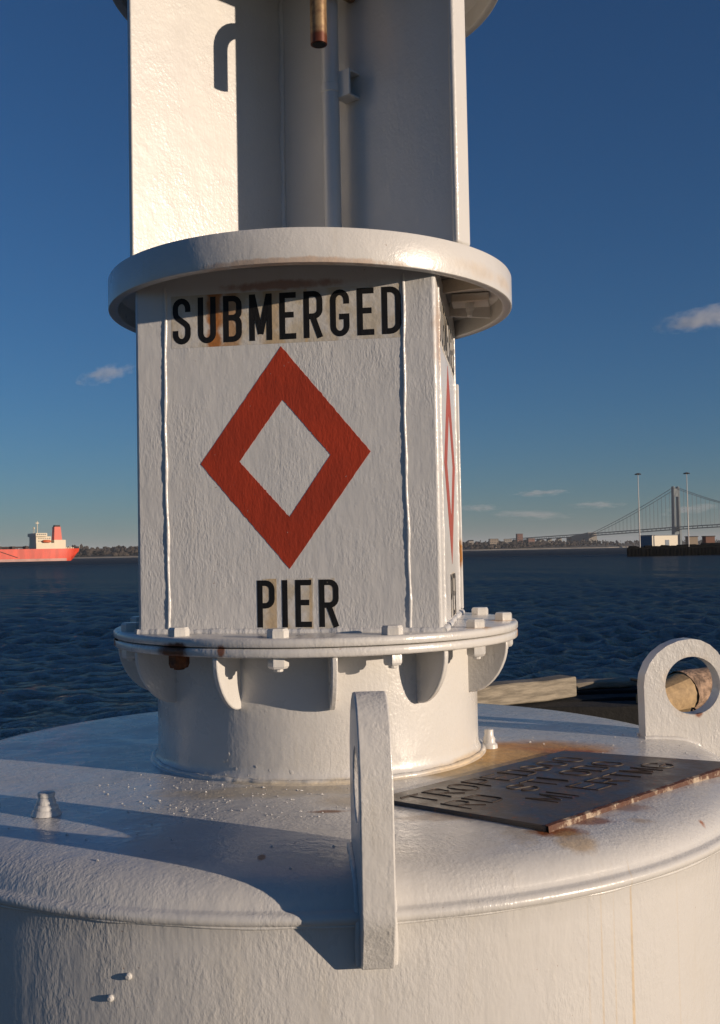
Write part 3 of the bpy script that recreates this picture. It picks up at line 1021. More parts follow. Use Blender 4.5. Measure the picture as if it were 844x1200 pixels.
# ---- lifting eyes
def eye(az, rz=0.166, hc=1.338, hr=0.094, tw=0.0, th=0.062):
    e, t = pol(az + tw, 1), pol(az + tw + 90, 1)
    sh_ = pol(az, 1.31) - e * 1.31
    hz = 0.174
    out = []
    out.append((1.158, -0.045))
    out.append((1.156, 0.165))
    for j in range(0, 13):
        w = math.pi * (1 - j / 12)
        rx = 0.181 if w > math.pi / 2 else 0.139
        out.append((1.336 + rx * math.cos(w), hz + rz * math.sin(w)))
    out += [(1.475, 0.10), (1.4765, 0.02), (1.478, -0.080), (1.425, -0.190), (1.385, -0.196), (1.375, -0.10), (1.30, -0.06)]
    dn = []
    for (ra, za), (rb, zb) in zip(out, out[1:] + out[:1]):
        m_ = max(1, int(math.hypot(rb - ra, zb - za) / 0.02))
        dn += [(ra + (rb - ra) * j / m_, za + (zb - za) * j / m_) for j in range(m_)]
    out = dn
    angs = [math.atan2(z - hz, r - hc) for r, z in out]
    vs, fs = [], []
    n = len(out)
    for s in (-1, 1):
        for (r, z) in out:
            vs.append(sh_ + e * r + UP * z + t * s * th / 2)
        for a in angs:
            vs.append(sh_ + e * (hc + hr * math.cos(a)) + UP * (hz + hr * math.sin(a)) + t * s * th / 2)
    # finer hole: subdivide by adding a middle ring
    b = 2 * n
    for i in range(n):
        j = (i + 1) % n
        fs.append((i, j, n + j, n + i))
        fs.append((b + i, b + n + i, b + n + j, b + j))
        fs.append((i, b + i, b + j, j))
        fs.append((n + i, n + j, b + n + j, b + n + i))
    return MB().add(vs, fs)


def dense(poly_fn):
    pass


for k, az in enumerate((4.8, 94.6, 184.6, 274.6)):
    o = eye(az, *((0.197, 1.352, 0.080, -3.0, 0.070) if k == 0 else (0.166, 1.338, 0.103))).build('lifting_eye', M_EYE, buoy, 32, bevel=0.009, seg=3)
    # weld bead round the foot
    tw_ = -3.0 if k == 0 else 0.0
    e, t = pol(az + tw_, 1), pol(az + tw_ + 90, 1)
    sh_ = pol(az, 1.31) - e * 1.31
    wo_ = 0.037 if k == 0 else 0.033
    mb = MB()
    for s in (-1, 1):
        path = [sh_ + e * r + t * s * wo_ + UP * (deck_z(r) + 0.001) for r in (1.152, 1.19, 1.23, 1.27, 1.31, 1.35, 1.385)]
        path += [sh_ + e * 1.398 + t * s * wo_ + UP * z for z in (-0.105, -0.15, -0.19)]
        mb.tube(path, [0.008, 0.010, 0.008, 0.0105, 0.009, 0.008, 0.010, 0.008, 0.010, 0.008], 8)
    mb.build('weld_bead', M_HULL, o, 60)

# loop of black wire left on the right-hand eye
e, t = pol(94.6, 1), pol(184.6, 1)
q = e * 1.385 + UP * 0.068 - t * 0.0
wl_ = [q + t * 0.040 + e * 0.022 * math.cos(a) + UP * 0.014 * math.sin(a * 2) + t * -0.006 * math.sin(a) for a in [k * 0.42 for k in range(16)]]
MB().tube(wl_, 0.0042, 6).build('wire_loop', M_BLACK, buoy, 50)

# ---- welded name plate on the deck
Wc, Sc, Ec, Nc = Vector((0.15, -0.775, 0)), Vector((0.542, -1.090, 0)), Vector((1.29, -0.415, 0)), Vector((0.80, -0.195, 0))
zt = 0.016
cs = [Wc, Sc, Ec, Nc]
zs = [0.006, 0.002, -0.003, 0.006]
vs = [c + UP * (z + 0.004) for c, z in zip(cs, zs)] + [c + UP * (z - 0.014) for c, z in zip(cs, zs)]
npl = MB().add(vs, [(0, 1, 2, 3), (7, 6, 5, 4), (0, 4, 5, 1), (1, 5, 6, 2), (2, 6, 7, 3), (3, 7, 4, 0)]).build('name_plate', M_PLATE, buoy, 30, bevel=0.003)
# flaking bead along the near long edge
mb = MB()
ev, ef = [], []
eo = Vector((Ec.y - Sc.y, -(Ec.x - Sc.x), 0)).normalized()
for i in range(81):
    t = i / 80
    p = Sc.lerp(Ec, t) + UP * (zs[1] + (zs[2] - zs[1]) * t)
    w_ = 0.007 + rr.uniform(-.0012, .0012)
    tp = 0.0052 + rr.uniform(-.0008, .0006)
    ev += [p - eo * 0.004 + UP * tp, p + eo * w_ + UP * (tp - 0.002), p + eo * (w_ + 0.002) - UP * 0.015]
    if i:
        j = i * 3
        ef += [(j - 3, j - 2, j + 1, j), (j - 2, j - 1, j + 2, j + 1)]
mb.add(ev, ef).build('plate_edge', M_PEDGE, npl, 50)


def on_plate(a, b, off):
    """a 0..1 along the long side from W/S, b 0..1 from the near side to the far side"""
    lo, hi = Sc.lerp(Ec, a), Wc.lerp(Nc, a)
    zl, zh = zs[1] + (zs[2] - zs[1]) * a, zs[0] + (zs[3] - zs[0]) * a
    return lo.lerp(hi, b) + UP * (zl + (zh - zl) * b + 0.004 + off)


rows = [('TROPEDSOO', 0.72, 0.03, 0.88), ('RD STIODO', 0.47, 0.03, 0.86), ('MIERTMG', 0.22, 0.22, 0.90)]
for word, b0, a0, a1 in rows:
    step = (a1 - a0) / len(word)
    for i, ch in enumerate(word):
        for st in glyph(ch, 0.62, 0.10):
            mb = None
        g_ = glyph(ch, 0.62, 0.10)
        if not g_:
            continue
        mb = MB()
        for st in g_:
            pth = [on_plate(a0 + step * (i + 0.08 + 0.8 * u / 0.62) + rr.uniform(-.001, .001), b0 + 0.185 * v, -0.0002) for u, v in st]
            mb.tube(pth, [0.0023 * rr.uniform(.6, 1.4) for _ in pth], 6)
        mb.build('weld_letter', M_BEAD, npl, 60)

# ================================================================== QUAY EDGE TIMBERS
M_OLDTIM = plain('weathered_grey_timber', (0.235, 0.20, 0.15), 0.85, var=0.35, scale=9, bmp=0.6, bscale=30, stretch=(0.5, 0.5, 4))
M_CREO_SHADE = plain('creosoted_timber_painted_shade', (0.005, 0.0045, 0.004), 0.9, var=0.5, scale=9, bmp=0.7, bscale=25)  # near-black base colour includes the shade lying on the stack
M_PILE = plain('grey_brown_pile_wood', (0.30, 0.20, 0.135), 0.85, var=0.55, scale=13, bmp=0.8, bscale=45, bdist=0.02)
M_HEWN = plain('fresh_hewn_wood', (0.36, 0.245, 0.125), 0.75, var=0.2, scale=20, bmp=0.3, bscale=40)


def timber(name, p0, p1, w, h, mat, label, group=None, bev=0.012, roll=0.0):
    p0, p1 = Vector(p0), Vector(p1)
    d = (p1 - p0); L = d.length; d.normalize()
    s = UP.cross(d).normalized(); u = d.cross(s)
    n = 7
    mb = MB()
    vs, fs = [], []
    for i in range(n):
        q = p0.lerp(p1, i / (n - 1))
        jx, jz = rr.uniform(-.008, .008), rr.uniform(-.008, .008)
        for a, b in ((-1, -1), (1, -1), (1, 1), (-1, 1)):
            vs.append(q + s * (a * w / 2 + jx) + u * (b * h / 2 + jz + (rr.uniform(-.006, .006))))
    for i in range(n - 1):
        for k in range(4):
            k2 = (k + 1) % 4
            fs.append((i * 4 + k, i * 4 + k2, i * 4 + 4 + k2, i * 4 + 4 + k))
    fs += [(3, 2, 1, 0), tuple(range(n * 4 - 4, n * 4))]
    o = mb.add(vs, fs).build(name, mat, None, 30, bevel=bev)
    tag(o, label, 'timber', group)
    return o


timber('timber_beam', (0.35, 4.05, -0.49), (2.085, 5.03, -0.478), 0.20, 0.165, M_OLDTIM, 'weathered pale square timber beam behind the buoy, lit by the sun')
timber('timber_plank', (2.05, 5.34, -0.515), (2.74, 5.42, -0.505), 0.22, 0.055, M_OLDTIM, 'thin pale plank lying between the beam and the pointed pile')
GRP = 'dark timbers stacked under the pale beam'
LBL = 'creosoted square timber, its near-black colour holding shade, in the stack under the pale beam'
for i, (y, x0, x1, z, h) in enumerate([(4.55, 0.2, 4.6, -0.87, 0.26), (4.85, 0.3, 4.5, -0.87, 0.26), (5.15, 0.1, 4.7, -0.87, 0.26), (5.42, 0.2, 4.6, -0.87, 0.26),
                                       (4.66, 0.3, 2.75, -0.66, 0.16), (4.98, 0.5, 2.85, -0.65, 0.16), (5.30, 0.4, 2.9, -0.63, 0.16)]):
    timber('stacked_timber', (x0, y, z), (x1, y + 0.05, z), 0.26, h, M_CREO_SHADE, LBL, GRP)

# pointed pile
pile = empty('timber_pile', (3.3, 5.1, -0.74))
tag(pile, 'round grey brown timber pile with a hewn yellow point, seen through the right lifting eye', 'timber')
ax = Vector((0.80, 0.60, 0.02)).normalized()
pc = Vector((3.00, 4.93, -0.545))
n = 20
path, rad = [], []
mb = MB()
s_, u_ = ax.orthogonal().normalized(), None
u_ = ax.cross(s_)
rows = 26
vs, fs = [], []
for i in range(rows):
    t = i / (rows - 1)
    q = pc + ax * (t * 3.6 - 0.02)
    for k in range(n):
        w = 2 * math.pi * k / n
        r = 0.176 + 0.006 * math.sin(3 * w + i * .7) + rr.uniform(-.004, .004)
        vs.append(q + (s_ * math.cos(w) + u_ * math.sin(w)) * r)
for i in range(rows - 1):
    for k in range(n):
        k2 = (k + 1) % n
        fs.append((i * n + k, i * n + k2, (i + 1) * n + k2, (i + 1) * n + k))
fs.append(tuple(range((rows - 1) * n, rows * n)))
mb.add(vs, fs).build('pile_shaft', M_PILE, pile, 50)
# hewn faces: a blunt four-sided point
tipc = pc - ax * 0.50 + Vector((0, 0, -0.03))
base = [pc + (s_ * math.cos(w) + u_ * math.sin(w)) * 0.172 for w in [2 * math.pi * k / 16 for k in range(16)]]
tip = []
hz_ = Vector((ax.y, -ax.x, 0)).normalized()
for k in range(16):
    w = 2 * math.pi * k / 16
    d = s_ * math.cos(w) + u_ * math.sin(w)
    a, b = d.dot(hz_), d.z
    mx = max(abs(a), abs(b))
    tip.append(tipc + hz_ * (a / mx) * 0.085 + UP * (b / mx) * 0.085)
mb = MB().add(base + tip, [(k, (k + 1) % 16, 16 + (k + 1) % 16, 16 + k) for k in range(16)] + [tuple(range(16, 32))])
mb.build('hewn_point', M_HEWN, pile, 20)
q = Vector((2.60, 5.0, -0.432))
sp = MB().tube([q, q + Vector((0.055, -0.01, -0.012))], 0.012, 10)
sp.build('iron_pin', M_BLACK, pile, 40)

# ================================================================== FAR SHORE, SHIP, BRIDGE, FAR PIER
M_LAND = plain('far_shore_earth', (0.060, 0.048, 0.036), 0.95, var=0.3, scale=0.02)
M_BEACH = plain('pale_beach_sand', (0.30, 0.27, 0.22), 0.95, var=0.15, scale=0.02)
M_WOOD = plain('bare_winter_trees', (0.040, 0.030, 0.023), 0.95, var=0.55, scale=0.05)

# shoreline: distance from the quay by bearing (x / y)
SHX = [-0.75, -0.45, -0.30, -0.20, -0.05, 0.10, 0.16, 0.22, 0.29, 0.34, 0.60, 0.95]
SHY = [2300, 2450, 2550, 2600, 2750, 2900, 2950, 3150, 3500, 4700, 5600, 5200]
def shore(b):
    return float(np.interp(b, SHX, SHY))


bs_ = np.linspace(-0.75, 0.95, 190)
mb, mb2 = MB(), MB()
vs, fs, vs2, fs2 = [], [], [], []
for i, b in enumerate(bs_):
    y = shore(b)
    hh = 5 + 5 * math.sin(b * 23) * math.sin(b * 9 + 1)
    for (dy, z) in ((0, ZW - 1.0), (14, ZW + 2.6), (60, ZW + 4.5 + hh * .3), (260, ZW + 8 + hh), (1500, ZW + 16 + hh), (2600, ZW + 4)):
        vs.append((b * (y + dy), y + dy, z))
    for (dy, z) in ((-9, ZW - 0.8), (13, ZW + 2.75), (14.5, ZW + 2.0)):
        vs2.append((b * (y + dy), y + dy, z))
for i in range(len(bs_) - 1):
    for j in range(5):
        fs.append((i * 6 + j, (i + 1) * 6 + j, (i + 1) * 6 + j + 1, i * 6 + j + 1))
    for j in range(2):
        fs2.append((i * 3 + j, (i + 1) * 3 + j, (i + 1) * 3 + j + 1, i * 3 + j + 1))
tag(mb.add(vs, fs).build('far_shore', M_LAND), kind='structure')
tag(mb2.add(vs2, fs2).build('beach', M_BEACH), kind='structure')

# woods along the far shore: one uncountable mass of bare crowns
ico = bmesh.new()
bmesh.ops.create_icosphere(ico, subdivisions=1, radius=1.0)
iv = np.array([v.co[:] for v in ico.verts]); if_ = [[v.index for v in f.verts] for f in ico.faces]
ico.free()
V, Fc = [], []
rw = np.random.default_rng(11)
nb = 0
for k in range(5200):
    b = rw.uniform(-0.45, 0.55)
    dens = 0.55 + 0.45 * math.sin(b * 70) * math.sin(b * 29 + 2)
    if rw.random() > dens:
        continue
    d = 20 + 330 * rw.random() ** 1.5
    y = shore(b) + d
    r = rw.uniform(3.0, 7.0) * (1.35 if b < -0.05 else 1.0) * (0.75 if b > .25 else 1)
    top = ZW + 4 + d * 0.03 + rw.uniform(4, 13)
    for _ in range(2):
        w = iv * np.array([r, r, r * rw.uniform(.7, 1.3)]) * (1 + rw.normal(0, .22, (len(iv), 1))) * (1 if _ == 0 else .6)
        V.append(w + np.array([b * y + rw.normal(0, 4) * _, y, top + rw.normal(0, 3) * _ + 2 * _]))
        Fc += [[i + nb for i in f] for f in if_]
        nb += len(iv)
me = bpy.data.meshes.new('shore_woods')
me.from_pydata(np.concatenate(V).tolist(), [], Fc)
wd = link('shore_woods', me, None, M_WOOD)
tag(wd, kind='stuff')

# houses and blocks among the trees
hm = {'a': plain('pale_render', (0.42, 0.37, 0.31), 0.8, var=0.1), 'b': plain('brick_red', (0.20, 0.10, 0.07), 0.85, var=0.15), 'c': plain('tan_render', (0.30, 0.24, 0.18), 0.85, var=0.1)}
M_ROOF = plain('dark_roof', (0.05, 0.045, 0.045), 0.9)
M_PANE = plain('dark_window', (0.03, 0.035, 0.045), 0.3)


def house(b, d, w, dp, h, mk, pitched, label, group=None, rz=0.0, name='shore_house', storeys=2):
    y = shore(b) + d
    x = b * y
    zb = ZW + 4 + d * 0.02
    root = empty(name, (x, y, zb), rz)
    cr, sr = math.cos(rz), math.sin(rz)
    ax_ = (Vector((cr, sr, 0)), Vector((-sr, cr, 0)), UP)
    c = Vector((x, y, zb))
    MB().box(c + UP * (h / 2 - 1), (w, dp, h + 2), ax_).build('wall', hm[mk], root)
    if pitched:
        e = [c + ax_[0] * (a * (w / 2 + .4)) + ax_[1] * (q * (dp / 2 + .4)) + UP * h for a, q in ((-1, -1), (1, -1), (1, 1), (-1, 1))]
        rdg = [c + ax_[0] * (a * (w / 2 + .4)) + UP * (h + dp * 0.35) for a in (-1, 1)]
        MB().add(e + rdg, [(0, 1, 5, 4), (2, 3, 4, 5), (1, 2, 5), (3, 0, 4), (3, 2, 1, 0)]).build('roof', M_ROOF, root)
    else:
        MB().box(c + UP * (h + 0.5), (w + .6, dp + .6, 0.9), ax_).build('roof', M_ROOF, root)
    nw = max(2, int(w / 5))
    for st in range(storeys):
        for k in range(nw):
            u = (k + .5) / nw * w - w / 2
            MB().box(c + ax_[0] * u - ax_[1] * (dp / 2 + .05) + UP * ((st + .55) * h / storeys), (w / nw * .45, .2, h / storeys * .45), ax_).build('window', M_PANE, root)
    tag(root, label, 'building', group)


hg = 'small houses among the trees on the far shore'
for b, d, w, dp, h, mk, rz in [(-0.305, 120, 16, 11, 17, 'c', .2), (-0.235, 70, 18, 12, 18, 'a', -.1), (-0.205, 110, 13, 10, 15, 'b', .3), (-0.19, 60, 12, 9, 15, 'a', .1), (-0.265, 160, 20, 12, 20, 'b', 0),
                               (0.150, 120, 15, 12, 21, 'a', .1), (0.157, 90, 14, 11, 17, 'b', 0)]:
    house(b, d, w, dp, h, mk, True, 'small pitched-roof house among the bare trees on the far shore' , hg, rz)
house(0.172, 140, 26, 16, 27, 'c', False, 'tan block among bare trees on the far shore, just right of the buoy', rz=.1, name='shore_block', storeys=4)
house(0.186, 150, 24, 16, 26, 'a', False, 'pale flat block left of the tall tower block on the far shore', rz=-.1, name='shore_block', storeys=4)
house(0.1975, 160, 18, 16, 42, 'b', False, 'tall dark tower block standing highest on the far shore right of the buoy', rz=.1, name='tower_block', storeys=6)
house(0.2085, 170, 22, 16, 27, 'b', False, 'dark brick block right of the tall tower block on the far shore', rz=.2, name='shore_block', storeys=4)

# ---- tanker
M_HULLR = plain('salmon_red_hull', (0.58, 0.048, 0.016), 0.5, var=0.22, scale=0.12, stretch=(1, 1, .2))
M_BOOT = plain('pale_boot_topping', (0.42, 0.24, 0.20), 0.6, var=0.2, scale=0.1)
M_SHIPW = plain('cream_superstructure', (0.62, 0.53, 0.38), 0.5, var=0.06)
M_SHIPD = plain('dark_deck_gear', (0.05, 0.035, 0.03), 0.8)
M_ORANGE = plain('orange_lifeboat', (0.55, 0.10, 0.02), 0.5)
M_FUNNEL = plain('salmon_funnel', (0.58, 0.07, 0.03), 0.5, var=0.05)
ang = math.radians(211)                                  # bow to the left and a little towards the viewer
fw = Vector((math.cos(ang), math.sin(ang), 0))
sdv = Vector((-fw.y, fw.x, 0))                           # port side (faces away or to the viewer)
if sdv.y > 0: sdv = -sdv                                 # make it the side towards the viewer
ST = Vector((-264.5, 1150, ZW))                          # stern on the waterline
ship = empty('tanker_ship', ST, 0)
tag(ship, 'red hulled tanker with cream superstructure and red funnel at anchor on the left', 'ship')


def sp_(a, b, z):
    return ST + fw * a + sdv * b + UP * z


stat = [(-3, .40, 8.6, .0), (0, .62, 6.0, .12), (3, .78, 3.0, .35), (8, .92, 0, .7), (16, 1, -1, .95), (40, 1, -1, 1), (90, 1, -1, 1), (140, 1, -1, 1), (165, .82, -1, .75), (178, .45, -1, .35), (186, .05, -1, .03)]
hb = 14.5
vs, fs = [], []
HT = 13.2
for a, wt, zb, wb in stat:
    sheer = 0.0 if a < 150 else (a - 150) * 0.07
    zb = min(zb, HT - 1)
    for s in (1, -1):
        vs += [sp_(a, s * hb * wt, HT + sheer), sp_(a, s * hb * (wt * .7 + wb * .3), zb + (HT - zb) * .35), sp_(a, s * hb * wb, zb)]
for i in range(len(stat) - 1):
    o_ = i * 6
    for s in (0, 3):
        for j in (0, 1):
            fs.append((o_ + s + j, o_ + 6 + s + j, o_ + 6 + s + j + 1, o_ + s + j + 1))
    fs.append((o_, o_ + 3, o_ + 9, o_ + 6))
    fs.append((o_ + 2, o_ + 8, o_ + 11, o_ + 5))
fs += [(0, 1, 2, 5, 4, 3), (60, 63, 64, 65, 62, 61)]
sh = MB().add(vs, fs).build('hull', M_HULLR, ship, 25)
MB().box(tuple(sp_(84, 0, 1.0)), (140, hb * 2 + 0.3, 3.4), (fw, sdv, UP)).build('boot_topping', M_BOOT, sh)
MB().tube([sp_(66, hb + .25, 4.2), sp_(88, hb + .25, HT - 1)], 0.35, 6).build('anchor_chain', M_SHIPD, sh)
AXS = (fw, sdv, UP)


def sbx(name, a0, a1, b0, b1, z0, z1, mat, par):
    return MB().box(tuple(sp_((a0 + a1) / 2, (b0 + b1) / 2, (z0 + z1) / 2)), (a1 - a0, b1 - b0, z1 - z0), AXS).build(name, mat, par)


sup = sbx('superstructure', 26, 46, -13.2, 13.2, HT, HT + 6.2, M_SHIPW, ship)
sbx('deckhouse', 30, 46, -12.5, 12.5, HT + 6.2, HT + 13.2, M_SHIPW, sup)
sbx('bridge_deck', 35, 47, -15.5, 15.5, HT + 13.2, HT + 16.8, M_SHIPW, sup)
for k in range(5):
    sbx('window', 36.3 + k * 2.1, 37.6 + k * 2.1, 15.5, 15.7, HT + 14.8, HT + 16.0, M_PANE, sup)
for k in range(6):
    for st in range(2):
        sbx('window', 31 + k * 2.3, 32 + k * 2.3, 12.5, 12.7, HT + 7.6 + st * 3, HT + 8.7 + st * 3, M_PANE, sup)
lb = MB().tube([sp_(30.5, 14.2, HT + 8), sp_(32, 14.2, HT + 8), sp_(38, 14.2, HT + 8), sp_(39.5, 14.2, HT + 8)], [.5, 1.6, 1.6, .5], 10).build('lifeboat', M_ORANGE, ship, 50)
cas = sbx('engine_casing', 13, 25.5, -9, 9, HT, HT + 9.5, M_SHIPW, ship)
mb = MB()
vs = []
for z, a0, a1, w in ((HT + 9.5, 15.5, 24.2, 4.5), (HT + 23.8, 16.8, 23.6, 3.8)):
    vs += [sp_(a0, -w, z), sp_(a1, -w, z), sp_(a1, w, z), sp_(a0, w, z)]
fun = MB().add(vs, [(0, 1, 2, 3), (4, 5, 6, 7), (0, 1, 5, 4), (1, 2, 6, 5), (2, 3, 7, 6), (3, 0, 4, 7)]).build('funnel', M_FUNNEL, ship)
sbx('funnel_cap', 17.2, 22.8, -3.2, 3.2, HT + 23.8, HT + 25.6, M_SHIPD, fun)
ms = MB().tube([sp_(41, 0, HT + 16.8), sp_(41, 0, HT + 30)], .45, 8).build('mast', M_SHIPW, ship)
sbx('radar_bar', 39, 43, -.4, .4, HT + 27.5, HT + 28.3, M_SHIPW, ms)
MB().tube([sp_(45.5, 3, HT + 16.8), sp_(45.5, 3, HT + 21), sp_(45.5, 3, HT + 22), sp_(45.5, 3, HT + 23.5)], [.3, .3, 1.1, .5], 8).build('radar_dome', M_SHIPW, ship, 60)
for k in range(6):
    a = 4 + k * 1.8
    sbx('mooring_gear', a, a + .9, 6, 8, HT, HT + 1.2 + .5 * (k % 3), M_SHIPW, ship)
MB().tube([sp_(50, 0, HT + 2), sp_(150, 0, HT + 2)], 0.9, 8).build('deck_pipe', M_SHIPD, ship)
MB().tube([sp_(-1, 12, HT), sp_(-1, 12, HT + 3.6)], .25, 6).build('stern_mast', M_SHIPW, ship)
for k in range(7):
    sbx('deck_gear', 52 + k * 14, 55 + k * 14, -5, 5, HT, HT + 3.2, M_SHIPD, ship)

# ---- suspension bridge
M_STEEL = plain('grey_green_bridge_steel', (0.085, 0.105, 0.115), 0.6, var=0.05, scale=0.02)
M_CONC = plain('anchorage_concrete', (0.16, 0.145, 0.125), 0.9, var=0.1, scale=0.02)
T = Vector((1304, 3700, 0))
bd = Vector((-0.55, 0.835, 0)).normalized()              # towards the left shore
bl = Vector((-bd.y, bd.x, 0))                            # across the bridge
br = empty('suspension_bridge', (T.x, T.y, ZW))
tag(br, 'long grey suspension bridge with one tower in view on the right horizon', 'bridge')
ZT = 214.0


def tower(P, parent):
    leg0 = None
    for s in (-1, 1):
        c = P + bl * s * 14.5
        vs = []
        for z, a, b in ((-6, 5.6, 7.5), (ZT, 3.6, 5.2)):
            for x, y in ((-1, -1), (1, -1), (1, 1), (-1, 1)):
                vs.append(c + bl * x * a + bd * y * b + UP * z - bl * s * (1.5 if z > 0 else 0))
        leg = MB().add(vs, [(0, 1, 2, 3), (4, 5, 6, 7), (0, 1, 5, 4), (1, 2, 6, 5), (2, 3, 7, 6), (3, 0, 4, 7)]).build('tower_leg', M_STEEL, parent)
    MB().box(tuple(P + UP * 192), (20.5, 9.0, 30), (bl, bd, UP)).build('portal_strut', M_STEEL, parent)
    MB().box(tuple(P + UP * 46), (21.5, 10, 10), (bl, bd, UP)).build('portal_strut', M_STEEL, parent)
    MB().box(tuple(P + UP * -2), (46, 26, 8), (bl, bd, UP)).build('tower_pier', M_CONC, parent)


tower(T, br)
T2 = T - bd * 1298
tower(T2, br)


def deck_zc(t):            # t > 0 towards the shore anchorage
    if t > 0:
        return 63 - 13 * (t / 400) if t < 400 else 50 - 12 * (t - 400) / 450
    u = (t + 649) / 649
    return 63 + 8 * (1 - u * u)


def cable_zc(t):
    if t >= 0:
        u = t / 400
        return 211 + (52 - 211) * u - 30 * u * (1 - u)
    u = (t + 649) / 649
    return 81 + 130 * u * u


ts = [850, 700, 550, 400, 300, 200, 100, 0, -100, -200, -300, -400, -500, -649, -800, -1000, -1298]
for nm, off, th in (('upper_deck', 3.6, 2.4), ('lower_deck', -4.6, 2.4)):
    mb = MB()
    vs, fs = [], []
    for t in ts:
        c = T + bd * t + UP * (deck_zc(t) + off)
        for a, b in ((-1, -1), (1, -1), (1, 1), (-1, 1)):
            vs.append(c + bl * a * 15.5 + UP * b * th / 2)
    for i in range(len(ts) - 1):
        for k in range(4):
            fs.append((i * 4 + k, i * 4 + (k + 1) % 4, i * 4 + 4 + (k + 1) % 4, i * 4 + 4 + k))
    mb.add(vs, fs).build(nm, M_STEEL, br)
tr_me = MB().box((0, 0, 0), (1.2, 1.2, 6.0)).mesh('truss_post')
tr_me.materials.append(M_STEEL)
for t in range(-420, 850, 20):
    for s in (-1, 1):
        o = bpy.data.objects.new('truss_post', tr_me); C.objects.link(o)
        set_parent(o, br); o.location = T + bd * t + bl * s * 15 + UP * (deck_zc(t) - .5)
for s in (-1, 1):
    pth = [T + bd * t + bl * s * 13 + UP * cable_zc(t) for t in [400 - 20 * i for i in range(21)] + [-22 * i for i in range(1, 60)]]
    MB().tube(pth, 0.95, 6).build('main_cable', M_STEEL, br)
su_me = MB().tube([(0, 0, 0), (0, 0, 1)], 0.36, 5).mesh('suspender')
su_me.materials.append(M_STEEL)
for t in list(range(-440, 0, 18)) + list(range(18, 390, 18)):
    for s in (-1, 1):
        zb, zt_ = deck_zc(t) + 4, cable_zc(t)
        if zt_ - zb < 3:
            continue
        o = bpy.data.objects.new('suspender', su_me); C.objects.link(o)
        set_parent(o, br)
        o.location = T + bd * t + bl * s * 13 + UP * zb
        o.scale = (1, 1, zt_ - zb)
an = T + bd * 425
MB().add([an + bl * a * 24 + bd * b + UP * z for a, b, z in ((-1, -34, -4), (1, -34, -4), (1, 70, -4), (-1, 70, -4), (-1, -26, 58), (1, -26, 58), (1, 60, 46), (-1, 60, 46))],
         [(0, 1, 2, 3), (4, 5, 6, 7), (0, 1, 5, 4), (1, 2, 6, 5), (2, 3, 7, 6), (3, 0, 4, 7)]).build('anchorage', M_CONC, br)
for t in range(520, 860, 55):
    z = deck_zc(t) - 6
    MB().box(tuple(T + bd * t + UP * (z / 2 - 3)), (26, 6, z + 6), (bl, bd, UP)).build('viaduct_pier', M_CONC, br)

# ---- far pier with lamp masts on the right
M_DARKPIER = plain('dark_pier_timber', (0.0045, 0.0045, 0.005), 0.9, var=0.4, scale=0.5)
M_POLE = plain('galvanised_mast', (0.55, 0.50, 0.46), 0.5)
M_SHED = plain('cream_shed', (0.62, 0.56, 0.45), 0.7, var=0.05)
M_SHEDD = plain('blue_grey_shed_trim_and_shade', (0.16, 0.19, 0.23), 0.7)
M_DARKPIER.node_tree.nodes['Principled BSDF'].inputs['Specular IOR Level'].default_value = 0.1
pr = empty('far_pier', (170, 400, ZW))
tag(pr, 'dark timber pier far across the water at the right edge', 'pier')
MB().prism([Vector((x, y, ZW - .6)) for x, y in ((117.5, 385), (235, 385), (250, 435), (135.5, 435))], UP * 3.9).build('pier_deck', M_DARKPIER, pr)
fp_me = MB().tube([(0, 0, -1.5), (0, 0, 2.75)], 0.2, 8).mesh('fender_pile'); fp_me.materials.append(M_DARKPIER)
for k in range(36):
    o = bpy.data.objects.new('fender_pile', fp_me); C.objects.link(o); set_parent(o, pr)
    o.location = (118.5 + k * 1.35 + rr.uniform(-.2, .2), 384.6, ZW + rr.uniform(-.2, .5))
# low heaps and gear along its edge
gear = [(120.5, 1.2, 2.2), (123, .8, 1.6), (126.4, 1.3, 2.4), (130, 1.0, 2.2), (133, 1.5, 2.6), (136.3, 1.1, 1.8), (139.6, 1.7, 2.6), (142.8, 2.3, 3.0), (145.2, 1.6, 2.0), (149.5, 2.6, 4.0), (154.5, 2.3, 4.5)]
ggrp = 'dark heaps of gear along the far pier'
for gx, gh, gw in gear:
    vs = [Vector((gx + sx * gw * .8 * (1 if z == 0 else rr.uniform(.5, .95)), 387 + sy * 1.2, ZW + 3.3 + (gh * rr.uniform(.35, .65) if z else 0))) for z in (0, 1) for sx, sy in ((-1, -1), (1, -1), (1, 1), (-1, 1))]
    o = MB().add(vs, [(3, 2, 1, 0), (4, 5, 6, 7), (0, 1, 5, 4), (1, 2, 6, 5), (2, 3, 7, 6), (3, 0, 4, 7)]).build('gear_heap', M_DARKPIER, None, None, bevel=.2)
    tag(o, 'low dark heap of gear on the edge of the far pier', 'gear', ggrp)
shd = empty('pier_shed', (133, 398, ZW + 3.3))
tag(shd, 'cream flat-roofed shed with shade painted on its end wall, on the far pier', 'building')
sa = math.radians(24)
sxv, syv = Vector((math.cos(sa), math.sin(sa), 0)), Vector((-math.sin(sa), math.cos(sa), 0))
MB().box((134.2, 398, ZW + 3.3 + 2.25), (13.0, 7, 4.5), (sxv, syv, UP)).build('wall', M_SHED, shd)
MB().box((134.2, 398, ZW + 3.3 + 4.65), (13.4, 7.4, 0.28), (sxv, syv, UP)).build('roof', M_SHEDD, shd)
MB().box(tuple(Vector((134.2, 398, ZW + 3.3 + 2.2)) - sxv * 6.56), (0.12, 6.9, 4.3), (sxv, syv, UP)).build('end_wall_shade', M_SHEDD, shd)  # thin blue-grey sheet puts the shade of this end into colour
